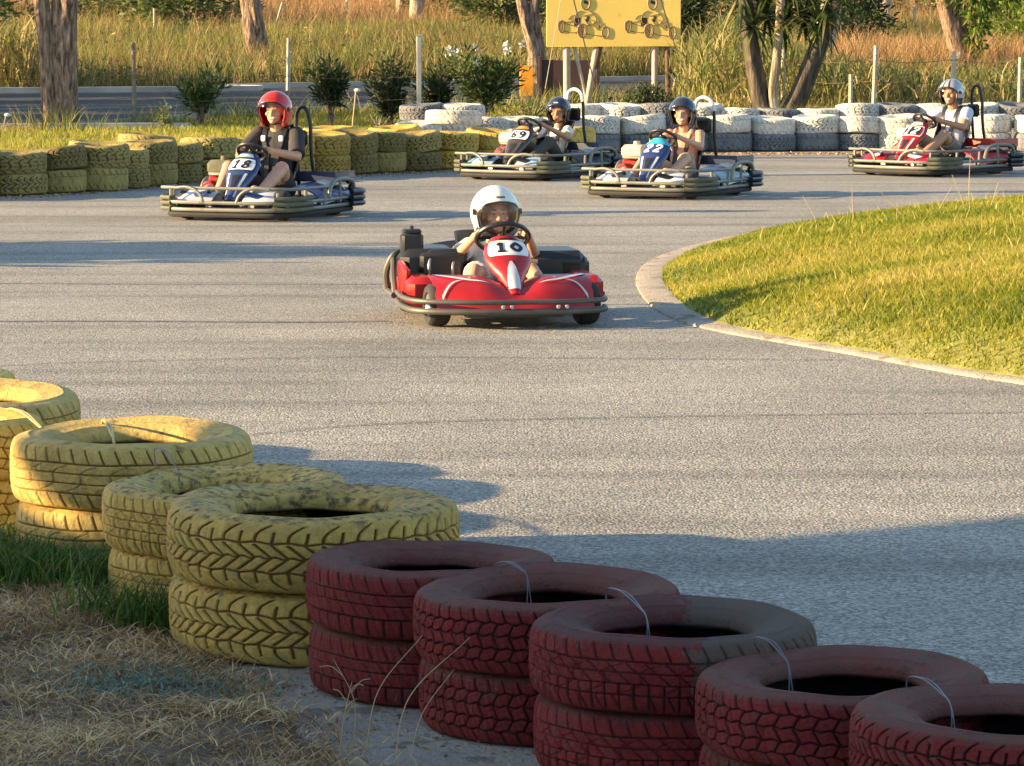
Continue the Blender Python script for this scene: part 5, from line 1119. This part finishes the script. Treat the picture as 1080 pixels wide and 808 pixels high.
# ================================================================== DRIVERS
m_skin = mat('skin', (.56, .30, .19), .5, var=.08, scale=10); m_tan = mat('tanned_skin', (.42, .215, .125), .5, var=.08, scale=10); m_lip = mat('lip', (.42, .14, .12), .5); m_teeth = mat('teeth', (.75, .72, .65), .4); m_eye = mat('eye_dark', (.07, .04, .03), .3); m_brow = mat('brow_hair', (.20, .11, .07), .8); m_eyew = mat('eye_white', (.42, .33, .28), .4)
m_visor = bpy.data.materials.new('clear_visor'); m_visor.use_nodes = True
_n = m_visor.node_tree.nodes; _L = m_visor.node_tree.links; _n.remove(_n['Principled BSDF']); _t = _n.new('ShaderNodeBsdfTransparent'); _t.inputs[0].default_value = (.90, .92, .94, 1); _g = _n.new('ShaderNodeBsdfGlossy'); _g.inputs['Roughness'].default_value = .12; _f = _n.new('ShaderNodeFresnel'); _f.inputs[0].default_value = 1.35; _x = _n.new('ShaderNodeMixShader'); _L.new(_f.outputs[0], _x.inputs[0]); _L.new(_t.outputs[0], _x.inputs[1]); _L.new(_g.outputs[0], _x.inputs[2]); _L.new(_x.outputs[0], _n['Material Output'].inputs[0])
def driver(kroot, wheel, cfg):
    k = cfg.get('k', 1.0); root = empty('person', kroot.location, kroot.rotation_euler.z, cfg['label'], 'person', 'kart drivers')
    s = kroot.scale[0]; root.scale = (s, s, s)
    wy, wz, rw = wheel; hz = cfg['hz']; HC = Vector((cfg.get('hx', 0), .31+cfg.get('hy', 0), hz)); shz = hz-.205; sw = .165*k
    hip = Vector((0, .30, .215)); skin = cfg['skin']
    yawR = Matrix.Rotation(cfg.get('turn', 0), 3, 'Z') @ Matrix.Rotation(cfg.get('nod', 0), 3, 'X')
    chest = Vector((HC.x*.5, .385, shz-.09)); neck = Vector((HC.x*.8, .37, shz+.02)); limbs = {}
    for sx in (-1, 1):
        sh = Vector((HC.x*.6+sx*sw, .365, shz)); hd = Vector((sx*rw*.97, wy+.012, wz+.02)); d_ = hd-sh
        el = (sh+hd)/2+Vector((sx*(.09*k+.02), .06, -.115*k)); wr = hd+(el-hd).normalized()*.075
        hp = Vector((sx*.085*k, .26, .20)); kn = Vector((sx*cfg.get('kx', .21), cfg.get('ky', -.10), cfg.get('kz', .40))); an = Vector((sx*cfg.get('ax', .185), cfg.get('ay', -.48), .20)); to = an+Vector((sx*.03, -.10, .055)); heel = an+Vector((0, .0, -.055))
        limbs[sx] = (sh, el, wr, hd, hp, kn, an, to, heel)
    b = MB(); K = k
    # torso
    b.ell(hip+Vector((0, .02, .02)), (.16*K, .125*K, .13)); b.ell((hip+chest)/2+Vector((0, .01, 0)), (.135*K, .10*K, max(.12, (chest.z-hip.z)*.5))); b.ell(chest, (.16*K, .11*K, .14*K)); b.ell(chest+Vector((0, .0, .07*K)), (sw, .085*K, .07*K))
    b.capsule(neck-Vector((0, 0, .05)), HC+Vector((0, .02, -.09)), .056*K, .052*K)
    for sx, (sh, el, wr, hd, hp, kn, an, to, heel) in limbs.items():
        b.capsule(sh, el, .052*K, .040*K); b.capsule(el, wr, .040*K, .026*K); b.ell(sh, (.058*K,)*3)
        # hand: palm, four curled fingers round the rim, thumb
        f = (hd-wr).normalized(); palm = wr+f*.045; b.capsule(wr, palm, .026*K, .030*K)
        Rt = Matrix.Rotation(-math.radians(WT), 3, 'X'); tang = (Rt@Vector((0, 1, 0))).normalized(); nrm = (Rt@Vector((0, 0, 1))).normalized()
        for i in range(4):
            o = tang*((i-1.5)*.019)*K; base = palm+o*.9; ln = (.021, .025, .024, .019)[i]
            p1 = base+f*ln+nrm*.016-Vector((sx*.01, 0, 0)); p2 = p1+f*ln*.7-nrm*.012-Vector((sx*.012, 0, 0)); p3 = p2-nrm*.022+Vector((sx*.006, 0, 0)); b.capsule(base, p1, .0098, .0092, 8); b.capsule(p1, p2, .0092, .0088, 8); b.capsule(p2, p3, .0088, .008, 8)
        tb = palm-f*.02+nrm*.012-Vector((sx*.02, 0, 0)); t1 = tb+Vector((-sx*.022, -.004, .012)); b.capsule(tb, t1, .0115, .0105, 8); b.capsule(t1, t1+f*.018-Vector((sx*.006, 0, 0)), .0105, .009, 8)
        b.capsule(hp, kn, .083*K, .058*K); b.capsule(kn, kn.lerp(an, .4)+Vector((0, .018, 0)), .054*K, .053*K); b.capsule(kn.lerp(an, .4)+Vector((0, .018, 0)), an, .053*K, .034*K); b.capsule(heel, to, .036*K, .03*K)
    # head and face (front is -y)
    def hp_(p): return HC+yawR@Vector(p)
    b.ell(HC+yawR@Vector((0, .01, .025)), (.078, .096, .095), yawR, 24, 16); b.ell(hp_((0, -.028, -.045)), (.060, .062, .066), yawR, 20, 14); b.ell(hp_((0, -.068, -.090)), (.026, .022, .02), yawR)
    b.capsule(hp_((0, -.080, .012)), hp_((0, -.104, -.026)), .010, .014, 10); b.ell(hp_((-.012, -.094, -.028)), (.010, .012, .009), yawR, 10, 8); b.ell(hp_((.012, -.094, -.028)), (.010, .012, .009), yawR, 10, 8)
    b.capsule(hp_((-.042, -.076, .028)), hp_((.042, -.076, .028)), .013, .013, 10)
    for sx in (-1, 1): b.ell(hp_((sx*.046, -.062, -.022)), (.022, .022, .02), yawR, 12, 8); b.ell(hp_((sx*.078, .01, -.01)), (.010, .018, .03), yawR, 10, 8)
    b.capsule(hp_((-.020, -.084, -.054)), hp_((.020, -.084, -.054)), .0095, .0095, 8); b.capsule(hp_((-.017, -.081, -.066)), hp_((.017, -.081, -.066)), .0095, .0095, 8)
    inv = yawR.transposed(); smile = cfg.get('smile', 0)
    def paint(c):
        q = inv@(Vector(c)-HC)
        if q.y > -.03 or abs(q.x) > .075 or abs(q.z) > .11: return 0
        ax = abs(q.x)
        if (ax-.030)**2/.012**2+(q.z-.004)**2/.0042**2 < 1: return 4 if abs(ax-.030) < .008 else 5
        if 0.014 < ax < .050 and abs(q.z-(.030-.12*(ax-.03)**2*10)) < .0045: return 3
        zz = q.z+.059-(q.x**2)*9*(1 if smile else 0)
        if ax < (.030 if smile else .021) and abs(zz) < (.0042 if smile else .006): return 2 if smile else 1
        if ax < (.033 if smile else .02) and abs(zz) < (.012 if smile else .008): return 1
        return 0
    fuse(b, 'body', .0058, 2, root, [skin, m_lip, m_teeth, m_brow, m_eye, m_eyew], paint)
    # shirt
    c = MB(); g = .011
    c.ell(hip+Vector((0, .02, .03)), (.16*K+g, .125*K+g, .12)); c.ell((hip+chest)/2+Vector((0, .01, 0)), (.14*K+g, .105*K+g, max(.12, (chest.z-hip.z)*.5)+g)); c.ell(chest, (.16*K+g, .11*K+g, .14*K+g)); c.ell(chest+Vector((0, .0, .07*K)), (sw+g*.5, .085*K+g, .07*K+g*.6))
    slv = cfg.get('sleeve', .62)
    if slv:
        for sx in (-1, 1): sh, el = limbs[sx][:2]; c.ell(sh, (.058*K+g,)*3); c.tube([sh.lerp(el, t) for t in (0, slv*.5, slv)], [.056*K+g, .056*K+g, .056*K+g*1.3], 14)
        c.tube([neck+Vector((0, 0, -.05)), neck+Vector((0, -.0, .012))], [.085*K, .060*K], 14)
    else:
        for sx in (-1, 1): c.tube(curve([chest+Vector((sx*.075, -.10*K, .05)), chest+Vector((sx*.09*K, -.05, .135*K)), chest+Vector((sx*.09*K, .05, .12*K)), chest+Vector((sx*.08, .10*K, .03))], 10), .022, 8)
    if slv: bump_ = None
    fuse(c, 'shirt', .008, 3, root, [cfg['shirt']])
    # shorts or trousers
    c = MB(); c.ell(hip+Vector((0, .01, .0)), (.165*K+g, .13*K+g, .11))
    for sx in (-1, 1):
        hp, kn, an = limbs[sx][4:7]; t = cfg.get('short', .72)
        c.capsule(hp, hp.lerp(kn, .5), .083*K+g, .078*K+g); c.tube([hp.lerp(kn, .3), hp.lerp(kn, .6), hp.lerp(kn, min(t, .98))], [.08*K+g, .075*K+g*1.4, .068*K+g*1.8], 14)
        if t > 1: c.capsule(kn, an.lerp(kn, .05), .058*K+g, .042*K+g)
    fuse(c, 'trousers' if cfg.get('short', .72) > 1 else 'shorts', .008, 2, root, [cfg['pants']])
    for sx in (-1, 1):
        an, to, heel = limbs[sx][6:9]; c = MB(); c.capsule(heel, to, .043*K, .040*K); c.capsule(an, heel, .044*K, .042*K); c.capsule(to, to+Vector((0, -.02, .005)), .038*K, .032*K); fuse(c, 'shoe', .007, 2, root, [cfg['shoe']])
    # harness
    if cfg.get('harness'):
        for sx in (-1, 1):
            P = [chest+Vector((sx*.085*K, .115*K, .06)), chest+Vector((sx*.09*K, .04, .165*K)), chest+Vector((sx*.088*K, -.06*K, .135*K)), chest+Vector((sx*.075*K, -.125*K, .03)), chest+Vector((sx*.05, -.135*K, -.08)), Vector((sx*.03, .17, .30))]
            C = curve(P, 20); q = MB(); V = []
            for p in C: V += [(p.x-.021, p.y, p.z), (p.x+.021, p.y, p.z), (p.x+.021, p.y+.012, p.z-.004), (p.x-.021, p.y+.012, p.z-.004)]
            F = [(4*i+a, 4*i+(a+1) % 4, 4*i+4+(a+1) % 4, 4*i+4+a) for i in range(20) for a in range(4)]; q.add(V, F); st = q.build('harness_strap', m_blk, root)
            if cfg.get('buckle'): q = MB(); q.box(chest+Vector((sx*.078*K, -.128*K, .06)), (.042, .02, .05), bev=.006); q.build('buckle', m_plate, st)
    # helmet
    hr = (.132, .150, .144); hs = cfg.get('hs', 1.0); V = []; idx = {}; nA, nE = 64, 40
    def op(a, e):   # face opening, a = 0 at the front
        top = math.radians(20); w_ = math.radians(cfg.get('open', 56)); 
        if e > top+math.radians(3)*math.cos(a*2): return False
        if cfg.get('chin') and e < math.radians(-47): return False
        return abs(a) < w_*(1-max(0, (e-math.radians(5))/math.radians(40)))
    c = MB(); mats_ = cfg['helmet']; q = MB(); verts = []; vid = {}
    lo = math.radians(-58)
    for j in range(nE+1):
        e = lo+(PI/2-.02-lo)*j/nE
        for i in range(nA):
            a = -PI+2*PI*i/nA; fl = 1.0+.03*max(0, -math.sin(e))*math.cos(a); rr_ = Vector((hr[0]*math.cos(e)*math.sin(a), -hr[1]*math.cos(e)*math.cos(a)*fl, hr[2]*math.sin(e))); 
            if e < math.radians(-30): k_ = (math.radians(-30)-e); rr_.x = hr[0]*math.cos(math.radians(-30)-k_*.35)*math.sin(a); rr_.y = -hr[1]*math.cos(math.radians(-30)-k_*.35)*math.cos(a)
            verts.append(HC+yawR@(rr_*hs+Vector((0, .008, .012))))
    F, MI = [], []
    for j in range(nE):
        e = lo+(PI/2-.02-lo)*(j+.5)/nE
        for i in range(nA):
            a = -PI+2*PI*(i+.5)/nA
            if op(a, e): continue
            i2 = (i+1) % nA; F.append((j*nA+i, j*nA+i2, (j+1)*nA+i2, (j+1)*nA+i)); MI.append(cfg['paint'](a, e) if 'paint' in cfg else 0)
    F.append(tuple(nE*nA+i for i in range(nA))); MI.append(cfg['paint'](PI, PI/2) if 'paint' in cfg else 0)
    me = bpy.data.meshes.new('helmet'); me.from_pydata([tuple(v) for v in verts], [], F)
    for m in mats_: me.materials.append(m)
    me.polygons.foreach_set('material_index', MI); me.polygons.foreach_set('use_smooth', [True]*len(F)); me.update()
    bm = bmesh_clean(me)
    ho = bpy.data.objects.new('helmet', me); COL.objects.link(ho); ho.parent = root
    so_ = ho.modifiers.new('s', 'SOLIDIFY'); so_.thickness = .018; so_.offset = -1
    dg = bpy.context.evaluated_depsgraph_get(); nm = bpy.data.meshes.new_from_object(ho.evaluated_get(dg)); ho.modifiers.clear(); ho.data = nm; nm.name = 'helmet'
    if cfg.get('visor'):
        e0, e1 = cfg['visor']; q = MB(); q.grid(lambda u, v: HC+yawR@(Vector((hr[0]*math.cos(math.radians(e0+(e1-e0)*v))*math.sin((u-.5)*2*math.radians(66)), -hr[1]*math.cos(math.radians(e0+(e1-e0)*v))*math.cos((u-.5)*2*math.radians(66)), hr[2]*math.sin(math.radians(e0+(e1-e0)*v))))*1.045*hs+Vector((0, .006, .012))), 24, 14); q.build('visor', m_visor, ho)
    # trim round the opening
    T = [(-56, -50), (-57, -30), (-56, 0), (-40, 16), (-20, 23), (0, 24.5), (20, 23), (40, 16), (56, 0), (57, -30), (56, -50)]
    def hpnt(a, e, sc=1.005): a, e = math.radians(a*cfg.get('open', 56)/56), math.radians(e); return HC+yawR@(Vector((hr[0]*math.cos(e)*math.sin(a), -hr[1]*math.cos(e)*math.cos(a), hr[2]*math.sin(e)))*sc*hs+Vector((0, .008, .012)))
    q = MB(); q.tube(curve([hpnt(a, e) for a, e in T], 50), .0065, 7); q.build('helmet_trim', cfg.get('trim', m_blk), ho)
    for sx in (-1, 1): q = MB(); q.lathe(hpnt(sx*70*56/cfg.get('open', 56), 2, 1.01), [(.0005, .012), (.018, .01), (.02, -.012)], 'X', 14); q.build('visor_pivot', cfg.get('trim', m_blk), ho)
    q = MB(); q.tube(curve([hpnt(-58, -50, .93), hp_((-.045, -.035, -.105)), hp_((0, -.062, -.118)), hp_((.045, -.035, -.105)), hpnt(58, -50, .93)], 18), .009, 6, flat=.5); q.build('chin_strap', m_blk, ho)
    if cfg.get('mark'): 
        q = MB(); q.add([hpnt(a, e, 1.006) for e in (34, 38.5) for a in np.linspace(-12, 12, 9)], [(i, i+1, i+10, i+9) for i in range(8)]); q.build('helmet_mark', cfg['mark'], ho)
    if cfg.get('chinpad'):
        q = MB(); q.tube(curve([hpnt(-72, -38, 1.0), hpnt(-42, -50, 1.03), hpnt(-15, -58, 1.06), hpnt(15, -58, 1.06), hpnt(42, -50, 1.03), hpnt(72, -38, 1.0)], 22), .026, 9); q.build('chin_pad', m_blk, ho)
    return root
def bmesh_clean(me):
    import bmesh
    bm = bmesh.new(); bm.from_mesh(me); bmesh.ops.delete(bm, geom=[v for v in bm.verts if not v.link_faces], context='VERTS'); bmesh.ops.recalc_face_normals(bm, faces=bm.faces[:]); bm.to_mesh(me); bm.free(); me.update()
hm_w = mat('helmet_white', (.76, .74, .66), .3, coat=.6, var=.05); hm_r = mat('helmet_red', (.55, .022, .008), .25, coat=.8, var=.05); hm_k = mat('helmet_black', (.025, .03, .045), .2, coat=.8, var=.1); hm_s = mat('helmet_silver', (.42, .43, .44), .25, metal=.3, coat=.6, var=.1)
sh_w = mat('white_cotton', (.66, .65, .62), .9, var=.08, bump=.15, bscale=25); sh_k = mat('charcoal_cotton', (.035, .034, .036), .9, var=.2, bump=.15, bscale=25); sh_l = mat('lilac_white_cotton', (.52, .53, .62), .9, var=.08, bump=.15, bscale=25)
sh_t = mat('pink_patterned_top', (.62, .30, .20), .85, var=.2, scale=14, spots=(.75, .62, .52), sscale=16, sth=.55); p_k = mat('dark_shorts', (.05, .04, .045), .9, var=.2); p_b = mat('beige_shorts', (.40, .34, .26), .9, var=.12); p_t = mat('khaki_shorts', (.24, .20, .14), .9, var=.15); p_g = mat('dark_trousers', (.06, .055, .045), .9, var=.2)
s_w = mat('white_shoe', (.66, .62, .50), .7, var=.1); s_g = mat('grey_shoe', (.30, .29, .31), .8, var=.15); s_kh = mat('khaki_shoe', (.36, .33, .23), .8, var=.2, spots=(.15, .14, .1), sscale=25, sth=.58); s_d = mat('dark_shoe', (.05, .05, .05), .8)
KARTS = [
 dict(name='go_kart', px=526, py=336, yaw=.15, num='10', style='k10', s=.89, label='red go-kart number 10 with full red fairing and black rear pods, nearest on the track'),
 dict(name='go_kart', px=275, py=229, yaw=-.36, num='18', style='blue', s=.95, label='navy blue go-kart number 18 with pale tube bumpers, by the yellow tyres at left'),
 dict(name='go_kart', px=567, py=188, yaw=-.58, num='69', style='dark', s=.96, label='brown-black go-kart number 69 beside the yellow tyre barrier, partly behind number 22'),
 dict(name='go_kart', px=706, py=207, yaw=-.46, num='22', style='navy', s=.96, label='navy go-kart number 22 with turquoise cowl and cream tank, in front of the white tyres'),
 dict(name='go_kart', px=984, py=184, yaw=-.76, num='12', style='red', s=.99, label='red go-kart number 12 with pale tube bumpers, farthest right on the track'),
]
def p12(a, e): return 1 if (abs(abs(a)-.30) < .13 and e > .3) or (abs(abs(a)-2.75) < .16) or e < -.35 else 0
DR = [
 dict(label='child in white helmet and white t-shirt driving the red number 10 kart', k=.86, hs=1.13, hz=.605, hy=-.03, skin=m_skin, shirt=sh_w, pants=mat('pale_shorts', (.55, .52, .5), .9), shoe=s_g, helmet=[hm_w], visor=(-34, 22), chinpad=True, turn=.12, kz=.29, ky=-.18, kx=.17, ay=-.42, ax=.22, open=60, trim=m_railg, mark=m_railg, short=.8, hx=.02),
 dict(label='smiling driver in red helmet, black t-shirt and dark shorts in kart number 18', k=1.08, hs=1.15, hz=.90, skin=m_skin, shirt=sh_k, pants=p_k, shoe=s_kh, helmet=[hm_r], smile=1, harness=True, buckle=True, turn=.10, visor=(10, 24), hx=.0, kz=.42, kx=.25, mark=m_red, sleeve=.92),
 dict(label='young driver in dark helmet and white shirt with black harness in kart number 69', k=.88, hs=1.05, hz=.70, hy=.08, skin=m_tan, shirt=sh_w, pants=p_g, shoe=s_d, helmet=[hm_k], visor=(-42, 22), harness=True, turn=.30, kz=.38, short=1.2, mark=m_plate, hx=.02),
 dict(label='smiling woman in black helmet and pink vest top driving kart number 22', k=.95, hs=1.05, hz=.78, skin=m_skin, shirt=sh_t, pants=p_b, shoe=s_w, helmet=[hm_k], smile=1, sleeve=0, harness=True, turn=.20, visor=(8, 24), kz=.36, short=.9),
 dict(label='bearded smiling man in striped silver helmet and pale t-shirt driving kart number 12', k=1.04, hs=1.05, hz=.85, skin=m_tan, shirt=sh_l, pants=p_t, shoe=s_w, helmet=[hm_s, hm_k], paint=p12, smile=1, harness=True, turn=.15, visor=(8, 24), kz=.42, short=.75),
]
import os
for kc, dc in zip(KARTS, DR):
    r, S_, wl = kart(kc['name'], kc['px'], kc['py'], kc['yaw'], kc['num'], kc['style'], kc['label'], kc['s'])
    driver(r, wl, dc)
